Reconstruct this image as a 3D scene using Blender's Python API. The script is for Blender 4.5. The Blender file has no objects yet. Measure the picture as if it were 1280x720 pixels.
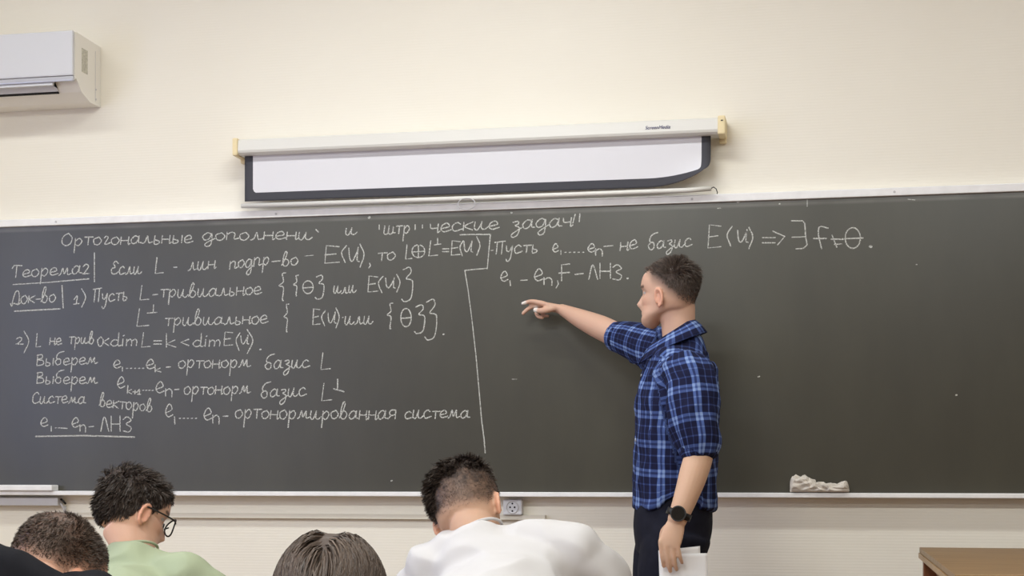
import bpy, math, random
import numpy as np
from mathutils import Vector, Matrix, noise

S = bpy.context.scene
C = S.collection
R = math.radians

# ------------------------------------------------------------------ camera
F_PX = 1900.0                      # focal length in pixels of a 1280 wide frame
HORIZON = 590.0                    # level camera; the frame is shifted up
YAW = R(11.5)
CAM = Vector((0.0, -5.24, 1.07))
cam_data = bpy.data.cameras.new('camera')
cam_data.sensor_width = 36.0
cam_data.lens = 36.0 * F_PX / 1280.0
cam_data.shift_y = (HORIZON - 360.0) / 1280.0
cam_data.clip_start = 0.05
cam = bpy.data.objects.new('camera', cam_data)
cam.location = CAM
cam.rotation_euler = (R(90), 0, YAW)
C.objects.link(cam)
S.camera = cam

# ------------------------------------------------------------------ light and exposure
S.view_settings.view_transform = 'Standard'
S.view_settings.look = 'None'
S.view_settings.exposure = 0.0
S.view_settings.gamma = 1.0
S.view_settings.use_curve_mapping = False
S.cycles.use_denoising = True
S.cycles.max_bounces = 6

world = bpy.data.worlds.new('daylight')
S.world = world
world.use_nodes = True
world.node_tree.nodes['Background'].inputs[0].default_value = (0.75, 0.85, 1.0, 1)
world.node_tree.nodes['Background'].inputs[1].default_value = 1.0

ROOM_L, ROOM_R, ROOM_B, ROOM_H = -4.1, 3.4, -8.5, 3.35
LAMP_POWER = {(-3.1, 0): 11.5, (-1.1, 0): 27.0, (1.0, 0): 9.0, (-3.1, 1): 34.0, (-1.1, 1): 66.0, (1.0, 1): 48.0, (-3.1, 2): 26.0, (-1.1, 2): 42.0, (1.0, 2): 32.0}   # by column and row
LAMP_COLOUR = (0.97, 1.0, 0.975)
WINDOW_POWER = 24.0
WINDOW_COLOUR = (0.46, 0.54, 1.0)
WINDOWS = [(-7.3, -5.9), (-5.2, -3.8), (-3.1, -1.7)]          # y spans in the left wall
LAMPS = [(x, y, row) for row, y in enumerate((-1.45, -4.3, -6.8)) for x in (-3.1, -1.1, 1.0)]

def area(name, loc, rot, sx, sy, power, col):
    d = bpy.data.lights.new(name, 'AREA')
    d.shape = 'RECTANGLE'; d.size = sx; d.size_y = sy
    d.energy = power; d.color = col
    o = bpy.data.objects.new(name, d)
    o.location = loc; o.rotation_euler = rot
    C.objects.link(o)
    return o
for y0, y1 in WINDOWS:
    area('window_daylight', (ROOM_L - 0.25, (y0 + y1) / 2, 1.85), (0, R(-90), 0), 1.7, y1 - y0, WINDOW_POWER, WINDOW_COLOUR)

# ------------------------------------------------------------------ helpers
FWD = Vector((-math.sin(YAW), math.cos(YAW), 0))
RGT = Vector((math.cos(YAW), math.sin(YAW), 0))
def at(px, py, Y):
    """the point of the plane y = Y seen at a pixel of the photograph"""
    d = FWD + RGT * ((px - 640) / F_PX) + Vector((0, 0, 1)) * ((HORIZON - py) / F_PX)
    return CAM + d * ((Y - CAM.y) / d.y)

def link(name, verts, faces, mat, parent=None, smooth=False):
    me = bpy.data.meshes.new(name)
    me.from_pydata([tuple(v) for v in verts], [], [tuple(int(i) for i in f) for f in faces])
    me.update()
    if mat is not None: me.materials.append(mat)
    if smooth:
        me.polygons.foreach_set('use_smooth', [True] * len(me.polygons))
    o = bpy.data.objects.new(name, me)
    C.objects.link(o)
    if parent is not None: o.parent = parent
    return o

def thing(name, label, cat, loc=(0, 0, 0), group=None):
    o = bpy.data.objects.new(name, None)
    o.empty_display_size = 0.1
    C.objects.link(o)
    o.location = loc
    return tag(o, label, cat, group)
def tag(o, label, cat, group=None):
    o['label'] = label; o['category'] = cat
    if group: o['group'] = group
    return o
def structure(o):
    o['kind'] = 'structure'
    return o

class MB:
    """collects shapes, links them as one mesh; parent offsets are taken out"""
    def __init__(self): self.v = []; self.f = []
    def add(self, verts, faces):
        n = len(self.v)
        self.v += [Vector(v) for v in verts]
        self.f += [tuple(i + n for i in f) for f in faces]
        return self
    def box(self, x0, x1, y0, y1, z0, z1, bevel=0.0):
        b = min(bevel, (x1 - x0) * .45, (y1 - y0) * .45, (z1 - z0) * .45)
        if b <= 0:
            vs = [(x, y, z) for x in (x0, x1) for y in (y0, y1) for z in (z0, z1)]
            return self.add(vs, [(0, 1, 3, 2), (4, 6, 7, 5), (0, 4, 5, 1), (2, 3, 7, 6), (0, 2, 6, 4), (1, 5, 7, 3)])
        import bmesh
        bm = bmesh.new()
        bmesh.ops.create_cube(bm, size=1)
        for v in bm.verts:
            v.co = ((x0 + x1) / 2 + v.co.x * (x1 - x0), (y0 + y1) / 2 + v.co.y * (y1 - y0), (z0 + z1) / 2 + v.co.z * (z1 - z0))
        bmesh.ops.bevel(bm, geom=bm.edges[:], offset=b, segments=2, affect='EDGES', profile=0.6)
        bm.verts.index_update()
        self.add([v.co.copy() for v in bm.verts], [[v.index for v in f.verts] for f in bm.faces])
        bm.free()
        return self
    def prism(self, poly, axis, a, b):
        """extrude a 2-D outline along an axis: x -> (y, z), y -> (x, z), z -> (x, y)"""
        def p(u, w, t):
            return {'x': (t, u, w), 'y': (u, t, w), 'z': (u, w, t)}[axis]
        n = len(poly)
        vs = [p(u, w, a) for u, w in poly] + [p(u, w, b) for u, w in poly]
        fs = [tuple(range(n))[::-1], tuple(range(n, 2 * n))] + [(i, (i + 1) % n, n + (i + 1) % n, n + i) for i in range(n)]
        return self.add(vs, fs)
    def tube(self, pts, r, n=10, closed=False):
        v, f = loft(pts, [r] * len(pts), n=n, sub=1, cap=0.0, closed=closed)
        return self.add(v, f)
    def cyl(self, c, axis, r, h, n=24):
        c = Vector(c); a = Vector(axis).normalized()
        return self.tube([c, c + a * h], r, n)
    def build(self, name, mat, parent=None, smooth=False):
        o = link(name, self.v, self.f, mat, parent, smooth)
        if parent is not None:
            off = parent_origin(parent)
            o.data.transform(Matrix.Translation(-off))
        return o
def parent_origin(p):
    off = Vector(p.location)
    while p.parent is not None:
        p = p.parent; off += Vector(p.location)
    return off

def catmull(P, sub):
    P = [np.asarray(p, float) for p in P]
    if sub <= 1 or len(P) < 3: return P
    out = []
    for i in range(len(P) - 1):
        p0 = P[i - 1] if i > 0 else 2 * P[0] - P[1]
        p1, p2 = P[i], P[i + 1]
        p3 = P[i + 2] if i + 2 < len(P) else 2 * P[-1] - P[-2]
        for k in range(sub):
            t = k / sub
            out.append(0.5 * (2 * p1 + (p2 - p0) * t + (2 * p0 - 5 * p1 + 4 * p2 - p3) * t * t + (3 * p1 - p0 - 3 * p2 + p3) * t ** 3))
    out.append(P[-1])
    return out

def loft(pts, rad, side=(0, 1, 0.01), n=20, sub=4, cap=0.6, closed=False, power=2.0, fixed=False):
    """closed tube through points; a radius is a number or (along side, across)"""
    rr = [(r, r) if isinstance(r, (int, float)) else tuple(r) for r in rad]
    data = catmull([tuple(p) + r for p, r in zip(pts, rr)], sub)
    P = [Vector(d[:3]) for d in data]; Q = [(max(d[3], 1e-4), max(d[4], 1e-4)) for d in data]
    m = len(P)
    side = Vector(side)
    rings = []
    prev = None
    for i in range(m):
        if closed: t = (P[(i + 1) % m] - P[i - 1])
        else: t = P[min(i + 1, m - 1)] - P[max(i - 1, 0)]
        t.normalize()
        s = (prev if prev is not None else side)
        a = s - t * s.dot(t)
        if a.length < 1e-4: a = t.orthogonal()
        a.normalize()
        if prev is not None or abs(side.normalized().dot(t)) > 0.9: prev = a
        if fixed: a = side.normalized()
        b = t.cross(a).normalized()
        if fixed: b.x *= .3; b.normalize()
        rings.append((P[i], a, b, t, Q[i]))
    full = []
    if not closed and cap > 0:
        p, a, b, t, q = rings[0]
        e = cap * min(q)
        for k in (0.15, 0.45, 0.75):
            c = math.sqrt(1 - (1 - k) ** 2)
            full.append((p - t * e * (1 - k), a, b, t, (q[0] * c, q[1] * c)))
    full += rings
    if not closed and cap > 0:
        p, a, b, t, q = rings[-1]
        e = cap * min(q)
        for k in (0.75, 0.45, 0.15):
            c = math.sqrt(1 - (1 - k) ** 2)
            full.append((p + t * e * (1 - k), a, b, t, (q[0] * c, q[1] * c)))
    V = []; Fc = []
    ex = 2.0 / power
    for p, a, b, t, q in full:
        for j in range(n):
            w = 2 * math.pi * j / n
            cw, sw = math.cos(w), math.sin(w)
            if power != 2.0:
                cw = math.copysign(abs(cw) ** ex, cw); sw = math.copysign(abs(sw) ** ex, sw)
            V.append(p + a * (q[0] * cw) + b * (q[1] * sw))
    k = len(full)
    for i in range(k if closed else k - 1):
        for j in range(n):
            i2 = (i + 1) % k
            Fc.append((i * n + j, i * n + (j + 1) % n, i2 * n + (j + 1) % n, i2 * n + j))
    if not closed:
        Fc.append(tuple(range(n))[::-1]); Fc.append(tuple(range((k - 1) * n, k * n)))
    return V, Fc

def ellipsoid(c, r, M=None, nu=20, nv=14):
    V = []; Fc = []
    c = Vector(c)
    for i in range(nv + 1):
        ph = math.pi * i / nv
        for j in range(nu):
            w = 2 * math.pi * j / nu
            p = Vector((r[0] * math.sin(ph) * math.cos(w), r[1] * math.sin(ph) * math.sin(w), r[2] * math.cos(ph)))
            if M is not None: p = M @ p
            V.append(c + p)
    for i in range(nv):
        for j in range(nu):
            Fc.append((i * nu + j, (i + 1) * nu + j, (i + 1) * nu + (j + 1) % nu, i * nu + (j + 1) % nu))
    return V, Fc

# ------------------------------------------------------------------ materials
def mat(name, col, rough=0.6, spec=0.5, metal=0.0, noise_amt=0.0, noise_scale=20.0, bump=0.0, bump_scale=60.0, sub=0.0):
    m = bpy.data.materials.new(name); m.use_nodes = True
    nt = m.node_tree; b = nt.nodes['Principled BSDF']
    b.inputs['Base Color'].default_value = (*col, 1)
    b.inputs['Roughness'].default_value = rough
    b.inputs['Specular IOR Level'].default_value = spec
    b.inputs['Metallic'].default_value = metal
    if sub:
        b.inputs['Subsurface Weight'].default_value = sub
        b.inputs['Subsurface Radius'].default_value = (0.012, 0.005, 0.003)
        b.inputs['Subsurface Scale'].default_value = 1.0
    tc = nt.nodes.new('ShaderNodeTexCoord')
    if noise_amt:
        n = nt.nodes.new('ShaderNodeTexNoise'); n.inputs['Scale'].default_value = noise_scale; n.inputs['Detail'].default_value = 4
        nt.links.new(tc.outputs['Object'], n.inputs['Vector'])
        r = nt.nodes.new('ShaderNodeValToRGB')
        lo = tuple(c * (1 - noise_amt) for c in col); hi = tuple(min(1, c * (1 + noise_amt)) for c in col)
        r.color_ramp.elements[0].color = (*lo, 1); r.color_ramp.elements[1].color = (*hi, 1)
        r.color_ramp.elements[0].position = 0.3; r.color_ramp.elements[1].position = 0.7
        nt.links.new(n.outputs['Fac'], r.inputs['Fac']); nt.links.new(r.outputs['Color'], b.inputs['Base Color'])
    if bump:
        n = nt.nodes.new('ShaderNodeTexNoise'); n.inputs['Scale'].default_value = bump_scale; n.inputs['Detail'].default_value = 3
        nt.links.new(tc.outputs['Object'], n.inputs['Vector'])
        bp = nt.nodes.new('ShaderNodeBump'); bp.inputs['Strength'].default_value = bump; bp.inputs['Distance'].default_value = 0.004
        nt.links.new(n.outputs['Fac'], bp.inputs['Height']); nt.links.new(bp.outputs['Normal'], b.inputs['Normal'])
    return m

def srgb(r, g, b):
    f = lambda c: (c / 255 / 12.92) if c / 255 <= 0.04045 else ((c / 255 + 0.055) / 1.055) ** 2.4
    return (f(r), f(g), f(b))

def wallpaper():
    m = mat('cream_ribbed_wallpaper', srgb(233, 224, 206), rough=0.75, spec=0.2)
    nt = m.node_tree; b = nt.nodes['Principled BSDF']
    tc = nt.nodes.new('ShaderNodeTexCoord')
    w = nt.nodes.new('ShaderNodeTexWave'); w.wave_type = 'BANDS'; w.bands_direction = 'Z'
    w.inputs['Scale'].default_value = 32.0; w.inputs['Distortion'].default_value = 0.6; w.inputs['Detail'].default_value = 2
    nt.links.new(tc.outputs['Object'], w.inputs['Vector'])
    n = nt.nodes.new('ShaderNodeTexNoise'); n.inputs['Scale'].default_value = 1.6; n.inputs['Detail'].default_value = 5
    nt.links.new(tc.outputs['Object'], n.inputs['Vector'])
    r = nt.nodes.new('ShaderNodeValToRGB')
    r.color_ramp.elements[0].color = (*srgb(240, 234, 220), 1); r.color_ramp.elements[1].color = (*srgb(246, 241, 229), 1)
    nt.links.new(n.outputs['Fac'], r.inputs['Fac']); nt.links.new(r.outputs['Color'], b.inputs['Base Color'])
    bp = nt.nodes.new('ShaderNodeBump'); bp.inputs['Strength'].default_value = 0.07; bp.inputs['Distance'].default_value = 0.003
    nt.links.new(w.outputs['Color'], bp.inputs['Height']); nt.links.new(bp.outputs['Normal'], b.inputs['Normal'])
    return m

def board_paint():
    m = mat('slate_green_board_paint', srgb(70, 67, 55), rough=0.32, spec=0.75)
    nt = m.node_tree; b = nt.nodes['Principled BSDF']
    tc = nt.nodes.new('ShaderNodeTexCoord')
    mp = nt.nodes.new('ShaderNodeMapping'); mp.inputs['Scale'].default_value = (1.0, 1.0, 0.35)
    nt.links.new(tc.outputs['Object'], mp.inputs['Vector'])
    n = nt.nodes.new('ShaderNodeTexNoise'); n.inputs['Scale'].default_value = 3.2; n.inputs['Detail'].default_value = 6; n.inputs['Roughness'].default_value = 0.6
    nt.links.new(mp.outputs['Vector'], n.inputs['Vector'])
    r = nt.nodes.new('ShaderNodeValToRGB')
    r.color_ramp.elements[0].position = 0.35; r.color_ramp.elements[1].position = 0.75
    r.color_ramp.elements[0].color = (*srgb(56, 54, 46), 1); r.color_ramp.elements[1].color = (*srgb(67, 65, 55), 1)
    nt.links.new(n.outputs['Fac'], r.inputs['Fac'])
    sx = nt.nodes.new('ShaderNodeSeparateXYZ'); nt.links.new(tc.outputs['Object'], sx.inputs[0])
    mr = nt.nodes.new('ShaderNodeMapRange'); mr.inputs['From Min'].default_value = DUST_Z - .022; mr.inputs['From Max'].default_value = DUST_Z - .014; mr.inputs['To Max'].default_value = 0.5
    nt.links.new(sx.outputs['Z'], mr.inputs['Value'])
    n2 = nt.nodes.new('ShaderNodeTexNoise'); n2.inputs['Scale'].default_value = 9; n2.inputs['Detail'].default_value = 4; nt.links.new(tc.outputs['Object'], n2.inputs['Vector'])
    ml = nt.nodes.new('ShaderNodeMath'); ml.operation = 'MULTIPLY'; nt.links.new(mr.outputs[0], ml.inputs[0]); nt.links.new(n2.outputs['Fac'], ml.inputs[1])
    mx = nt.nodes.new('ShaderNodeMix'); mx.data_type = 'RGBA'; mx.inputs['B'].default_value = (*srgb(150, 148, 142), 1)
    nt.links.new(ml.outputs[0], mx.inputs['Factor']); nt.links.new(r.outputs['Color'], mx.inputs['A']); nt.links.new(mx.outputs['Result'], b.inputs['Base Color'])
    return m

def chalk_mat():
    m = mat('white_chalk', srgb(214, 214, 208), rough=0.95, spec=0.05)
    nt = m.node_tree; b = nt.nodes['Principled BSDF']
    tc = nt.nodes.new('ShaderNodeTexCoord')
    n = nt.nodes.new('ShaderNodeTexNoise'); n.inputs['Scale'].default_value = 260; n.inputs['Detail'].default_value = 2
    nt.links.new(tc.outputs['Object'], n.inputs['Vector'])
    r = nt.nodes.new('ShaderNodeValToRGB')
    r.color_ramp.elements[0].position = 0.36; r.color_ramp.elements[1].position = 0.56
    r.color_ramp.elements[0].color = (0.25, 0.25, 0.25, 1)
    nt.links.new(n.outputs['Fac'], r.inputs['Fac'])
    nt.links.new(r.outputs['Color'], b.inputs['Alpha'])
    return m

def wood_mat(name, c0, c1, axis_scale=(1, 8, 8), rough=0.4):
    m = mat(name, c0, rough=rough, spec=0.4)
    nt = m.node_tree; b = nt.nodes['Principled BSDF']
    tc = nt.nodes.new('ShaderNodeTexCoord')
    mp = nt.nodes.new('ShaderNodeMapping'); mp.inputs['Scale'].default_value = axis_scale
    nt.links.new(tc.outputs['Object'], mp.inputs['Vector'])
    n = nt.nodes.new('ShaderNodeTexNoise'); n.inputs['Scale'].default_value = 3.5; n.inputs['Detail'].default_value = 7; n.inputs['Roughness'].default_value = 0.65
    n.inputs['Distortion'].default_value = 0.6
    nt.links.new(mp.outputs['Vector'], n.inputs['Vector'])
    r = nt.nodes.new('ShaderNodeValToRGB')
    r.color_ramp.elements[0].position = 0.3; r.color_ramp.elements[1].position = 0.72
    r.color_ramp.elements[0].color = (*c0, 1); r.color_ramp.elements[1].color = (*c1, 1)
    nt.links.new(n.outputs['Fac'], r.inputs['Fac']); nt.links.new(r.outputs['Color'], b.inputs['Base Color'])
    return m

M_wall = wallpaper()
M_back = mat('ochre_wall_paint', srgb(150, 136, 112), rough=0.8, spec=0.2, noise_amt=0.04, noise_scale=3)
M_ceiling = mat('white_ceiling_paint', srgb(238, 236, 230), rough=0.9, spec=0.1)
M_floor = wood_mat('brown_linoleum', srgb(116, 92, 70), srgb(140, 112, 86), (2, 2, 2), 0.5)
M_white_rail = mat('white_painted_rail', srgb(243, 242, 242), rough=0.5, noise_amt=0.05, noise_scale=25)
M_ac_body = mat('lit_cream_plastic', srgb(240, 236, 228), rough=0.42)  # cream, lighter than the front panel to paint in light on the right end
M_plastic = mat('white_plastic', srgb(213, 213, 217), rough=0.38, spec=0.45)
M_grey_plastic = mat('pale_grey_plastic', srgb(196, 194, 196), rough=0.4)
M_cream_plastic = mat('cream_plastic', srgb(222, 216, 202), rough=0.45)
M_yellow_plastic = mat('yellowed_plastic', srgb(238, 220, 176), rough=0.5)
M_black = mat('black_plastic', srgb(22, 22, 24), rough=0.4)
M_hole = mat('dark_hole', srgb(30, 28, 28), rough=0.8)
M_chalk = chalk_mat()
DUST_Z = at(640, 262, -0.03).z - at(640, 615, -0.03).z      # chalk dust gathers just under the top rail
M_board = board_paint()
# ------------------------------------------------------------------ the room
T = 0.15
structure(MB().box(ROOM_L - T, ROOM_R + T, 0, T, 0, ROOM_H).build('wall_front', M_wall))
structure(MB().box(ROOM_L - T, ROOM_R + T, ROOM_B - T, ROOM_B, 0, ROOM_H).build('wall_back', M_back))
structure(MB().box(ROOM_R, ROOM_R + T, ROOM_B, 0, 0, ROOM_H).build('wall_right', M_back))
wl = MB().box(ROOM_L - T, ROOM_L, ROOM_B, 0, 0, 0.95).box(ROOM_L - T, ROOM_L, ROOM_B, 0, 2.75, ROOM_H)
edges = [ROOM_B] + [v for w in WINDOWS for v in w] + [0.0]
for i in range(0, len(edges), 2):
    wl.box(ROOM_L - T, ROOM_L, edges[i], edges[i + 1], 0.95, 2.75)
structure(wl.build('wall_left', M_wall))
structure(MB().box(ROOM_L - T, ROOM_R + T, ROOM_B - T, T, -0.1, 0).build('floor', M_floor))
structure(MB().box(ROOM_L - T, ROOM_R + T, ROOM_B - T, T, ROOM_H, ROOM_H + 0.1).build('ceiling', M_ceiling))
for k, (y0, y1) in enumerate(WINDOWS):
    b = MB(); x0, x1 = ROOM_L - 0.11, ROOM_L - 0.05
    b.box(x0, x1, y0, y0 + .06, .95, 2.75).box(x0, x1, y1 - .06, y1, .95, 2.75)
    b.box(x0, x1, y0 + .06, y1 - .06, .95, 1.01).box(x0, x1, y0 + .06, y1 - .06, 2.69, 2.75)
    b.box(x0, x1, (y0 + y1) / 2 - .03, (y0 + y1) / 2 + .03, 1.01, 2.69)
    structure(b.build('window_%d' % (k + 1), M_plastic))
structure(MB().box(ROOM_L, ROOM_R, -0.016, 0, 0, 0.08).build('baseboard_front', M_cream_plastic))

# ceiling lamps, the room's own light
M_diffuser = bpy.data.materials.new('lamp_diffuser'); M_diffuser.use_nodes = True
_b = M_diffuser.node_tree.nodes['Principled BSDF']
_b.inputs['Base Color'].default_value = (0.9, 0.9, 0.88, 1)
_b.inputs['Emission Color'].default_value = (*LAMP_COLOUR, 1); _b.inputs['Emission Strength'].default_value = 3.0
def ceiling_lamp(x, y, row):
    t = thing('ceiling_lamp', 'long white fluorescent lamp on the classroom ceiling', 'lamp', (x, y, ROOM_H), 'ceiling lamps')
    MB().box(x - .64, x + .64, y - .10, y + .10, ROOM_H - .035, ROOM_H).build('housing', M_plastic, t)
    MB().box(x - .61, x + .61, y - .085, y + .085, ROOM_H - .055, ROOM_H - .035, .004).build('diffuser', M_diffuser, t)
    area('lamp_light', (x, y, ROOM_H - 0.065), (0, 0, 0), 1.2, 0.16, LAMP_POWER[x, row], LAMP_COLOUR)
for lamp in LAMPS: ceiling_lamp(*lamp)

# ------------------------------------------------------------------ chalkboard
YB = -0.03                                         # the front of the board
bl = at(0, 613.6, YB); tr = at(640, 262, YB)
BX0, BX1 = at(-60, 600, YB).x, at(1335, 600, YB).x
BZ0, BZ1 = at(640, 615, YB).z, at(640, 262, YB).z
board = thing('chalkboard', 'long dark green chalkboard covered with white chalk writing on the front wall', 'chalkboard', ((BX0 + BX1) / 2, 0, BZ0))
MB().box(BX0, BX1, YB, -0.001, BZ0, BZ1).build('writing_surface', M_board, board)
MB().box(BX0 - .01, BX1 + .01, YB - .012, -0.001, BZ1, BZ1 + .027, .003).build('top_rail', M_white_rail, board)
MB().box(BX0 - .01, BX1 + .01, YB - .036, -0.001, BZ0 - .016, BZ0, .003).build('chalk_ledge', M_white_rail, board)
def screw(px):
    p = at(px, 0, YB - .012); z = BZ1 + .012
    b = MB().cyl((p.x, YB - .0105, z), (0, -1, 0), .0042, .003, 12)
    return b.build('screw', M_grey_plastic, board)
for px in (70, 345, 865, 1118): screw(px)
q0, q1 = at(-70, 0, YB - .03), at(68, 0, YB - .03)
MB().box(q0.x, q1.x, YB - .05, YB + .002, BZ0 + .0005, BZ0 + .022, .004).build('chalk_tray', M_white_rail, board)

# handwriting: cursive strokes in tenths of the x-height
GL = {
 'а': (11, '8 8 4 10 0 5 2 0 6 2 8 9|8 10 8 2 11 1'), 'б': (10, '7 7 4 9 0 5 3 0 7 2 6 8 2 9 1 13 4 18 10 20'),
 'в': (10, '0 1 3 8 5 17 3 19 1 10 2 1 6 0 8 5 5 9 2 8'), 'г': (8, '1 8 3 10 5 8 2 1 4 0 8 2'),
 'д': (11, '8 8 4 10 0 5 2 0 6 2 8 9 8 -6 4 -9 3 -5 11 2'), 'е': (9, '1 4 7 6 5 10 1 8 0 3 3 0 9 2'),
 'з': (9, '1 9 5 10 6 7 3 5 7 2 6 -6 2 -9 1 -5 9 2'), 'и': (12, '0 10 0 2 3 0 6 9|6 10 6 2 9 0 12 3'),
 'й': (12, '0 10 0 2 3 0 6 9|6 10 6 2 9 0 12 3|10 15 11 13'),
 'к': (9, '0 10 0 0|8 10 1 5 8 0'), 'л': (11, '0 0 3 2 5 10 7 1 11 2'), 'м': (14, '0 0 2 2 4 10 6 2 9 10 10 1 14 2'),
 'н': (10, '0 10 0 0|8 10 8 0 10 1|0 5 8 5'), 'о': (9, '5 10 0 7 1 1 5 0 8 5 5 10'), 'п': (11, '0 10 0 0|0 7 4 10 7 8 7 1 11 2'),
 'р': (10, '1 10 1 -10|1 6 5 10 8 6 5 0 1 2'), 'с': (9, '7 8 4 10 0 6 2 0 9 2'), 'т': (9, '0 10 9 10|4 10 4 0'),
 'у': (9, '0 10 1 4 4 3 7 10|7 10 6 -5 3 -10 1 -7'), 'ч': (9, '0 10 1 5 6 5|7 10 7 0 9 1'), 'ь': (8, '1 10 1 0 5 0 6 3 1 5'),
 'ы': (12, '1 10 1 0 5 0 6 3 1 5|10 10 10 0'), 'я': (10, '0 0 3 4|8 10 8 0|8 10 3 10 1 7 3 4 8 5'), 'ш': (15, '0 10 0 1 5 1 6 10|6 10 6 1 11 1 12 10|12 10 12 2 15 1'),
 'О': (12, '6 17 1 13 0 5 4 0 9 3 10 11 6 17'), 'Т': (12, '0 13 2 17 11 16|5 16 5 0'), 'Д': (13, '0 1 2 -3 4 1 10 -1 13 1|2 1 5 16 9 17 11 8 10 0 4 1'),
 'Е': (11, '9 14 5 17 2 14 5 9 0 7 1 1 6 0 11 3'), 'П': (13, '0 16 12 17|3 16 3 0|9 17 9 0'), 'В': (11, '1 0 1 17|0 16 6 17 7 12 1 9 8 8 9 2 1 0'),
 'С': (11, '9 14 6 17 1 12 1 3 5 0 11 3'), 'Л': (10, '0 0 4 17 9 0'), 'Н': (11, '0 17 0 0|9 17 9 0|0 8 9 8'), 'З': (9, '0 14 4 17 8 13 3 9 8 5 6 0 0 1'),
 'L': (10, '2 17 0 0 9 1'), 'E': (10, '9 16 1 17 0 0 9 1|0 8 7 9'), 'U': (11, '0 15 1 4 4 2 9 14|9 16 8 3 10 1'), 'k': (9, '0 17 0 0|7 9 0 4 8 0'),
 'd': (11, '7 8 3 9 0 4 3 0 7 3 7 19|7 4 8 0 11 1'), 'i': (3, '0 9 0 0|0 13 1 14'), 'm': (12, '0 9 0 0|0 6 3 9 5 6 5 0|5 6 8 9 10 6 10 0'),
 'e': (8, '1 4 7 7 5 12 2 10 0 4 3 0 8 2'), 'n': (9, '0 9 0 0|0 6 4 9 7 6 7 -1'), '0': (8, '4 13 0 8 2 0 6 2 7 9 4 13'), '2': (8, '0 9 3 12 6 9 2 1 0 0 8 0'),
 '1': (6, '0 6 3 10 3 0|0 0 6 0'), '(': (4, '4 19 0 10 3 -2'), ')': (4, '0 19 4 9 0 -3'),
 '{': (6, '6 20 3 19 4 12 0 8 4 6 3 -5 4 -6'), '}': (7, '1 18 5 20 6 16 3 11 7 9 6 -4 2 -7 0 -5'), '<': (8, '8 10 0 5 8 0'), '>': (8, '0 10 8 6 2 0'),
 '=': (8, '0 6 8 6|0 0 8 0'), '-': (6, '0 4 6 4'), '.': (2, '0 0 1 1'), ',': (3, '2 1 2 -2 0 -4'), 'o': (10, '5 10 0 7 0 3 5 0 10 3 10 7 5 10'),
 'T': (10, '5 10 5 0|0 0 10 0'), 'I': (1, '0 10 0 0'), 'f': (9, '9 14 4 15 3 10 5 0|0 7 8 7'), 'A': (9, '0 16 7 17 8 0 1 0|1 8 8 8'), '"': (5, '0 10 0 5|4 10 4 5'), "'": (2, '1 10 0 5'),
 '+': (8, '4 8 4 0|0 4 8 4'), 'ә': (9, '0 8 4 10 8 6 7 1 3 0 0 4 8 6'),
}
STRAIGHT = set('LE=<>-TIПНkТ+"')
def glyph(ch):
    w, s = GL[ch]
    out = []
    for st in s.split('|'):
        n = [float(v) / 10 for v in st.split()]
        p = list(zip(n[0::2], n[1::2]))
        if ch not in STRAIGHT and len(p) > 2:
            p = [tuple(q) for q in catmull(p, 5)]
        out.append(p)
    return w / 10, out

class Chalk:
    """one line of writing: strokes in photo pixels carried onto the plane of the board"""
    def __init__(self): self.mb = MB(); self.rng = random.Random(7)
    def stroke(self, pts, w=1.45):
        P = [at(x, y, YB - .0007) for x, y in pts]
        if len(P) == 1: P = [P[0], P[0] + Vector((.003, 0, .001))]
        hw = w * 0.00282 / 2
        V = []; Fc = []
        for i, p in enumerate(P):
            t = P[min(i + 1, len(P) - 1)] - P[max(i - 1, 0)]
            if t.length < 1e-7: t = Vector((1, 0, 0))
            t.normalize()
            nrm = Vector((-t.z, 0, t.x))
            j = hw * self.rng.uniform(0.8, 1.2)
            V += [p + nrm * j, p - nrm * j]
            if i: Fc.append((2 * i - 2, 2 * i - 1, 2 * i + 1, 2 * i))
        # rounded ends
        for e, s in ((0, -1), (len(P) - 1, 1)):
            a, b = V[2 * e], V[2 * e + 1]
            t = (P[1] - P[0]) if e == 0 else (P[-1] - P[-2])
            t = t.normalized() * s * hw * 0.8
            k = len(V)
            V += [a.lerp(b, .25) + t, a.lerp(b, .75) + t]
            Fc.append((2 * e, 2 * e + 1, k + 1, k))
        self.mb.add(V, Fc)
    def word(self, text, x0, y0, x1, y1, xh, w=1.45):
        tot = sum(glyph(c)[0] for c in text) + 0.08 * (len(text) - 1)
        sx = (x1 - x0) / tot
        u = 0.0
        for c in text:
            gw, st = glyph(c)
            jy = self.rng.uniform(-.06, .06) * xh; js = self.rng.uniform(.93, 1.07)
            for s in st:
                self.stroke([(x0 + (u + x) * sx + y * xh * 0.10, y0 + (y1 - y0) * (u + x) / tot - y * xh * js - jy) for x, y in s], w)
            u += gw + 0.08
        return self
    def fit(self, ch, x0, yt, x1, yb, w=1.45):
        _, st = glyph(ch)
        xs = [p[0] for s in st for p in s]; ys = [p[1] for s in st for p in s]
        a, b, c, d = min(xs), max(xs), min(ys), max(ys)
        for s in st:
            self.stroke([(x0 + (x1 - x0) * (x - a) / max(b - a, 1e-6), yb + (yt - yb) * (y - c) / max(d - c, 1e-6)) for x, y in s], w)
        return self
    def line(self, *pts, w=1.45):
        self.stroke(pts, w); return self
    def dots(self, x0, x1, y, n):
        for i in range(n):
            x = x0 + (x1 - x0) * i / (n - 1); self.stroke([(x, y), (x + 1.8, y - .2)], 1.3)
        return self
    def theta(self, cx, cy, rx, ry, cross=1.0):
        self.stroke([(cx + rx * math.sin(a), cy - ry * math.cos(a)) for a in np.linspace(0, 2 * math.pi * 1.03, 22)])
        self.stroke([(cx - rx * cross, cy + 1), (cx + rx * cross, cy)]); return self
    def build(self, label):
        o = self.mb.build('chalk_writing', M_chalk, board); o['label'] = label
        return o

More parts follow.
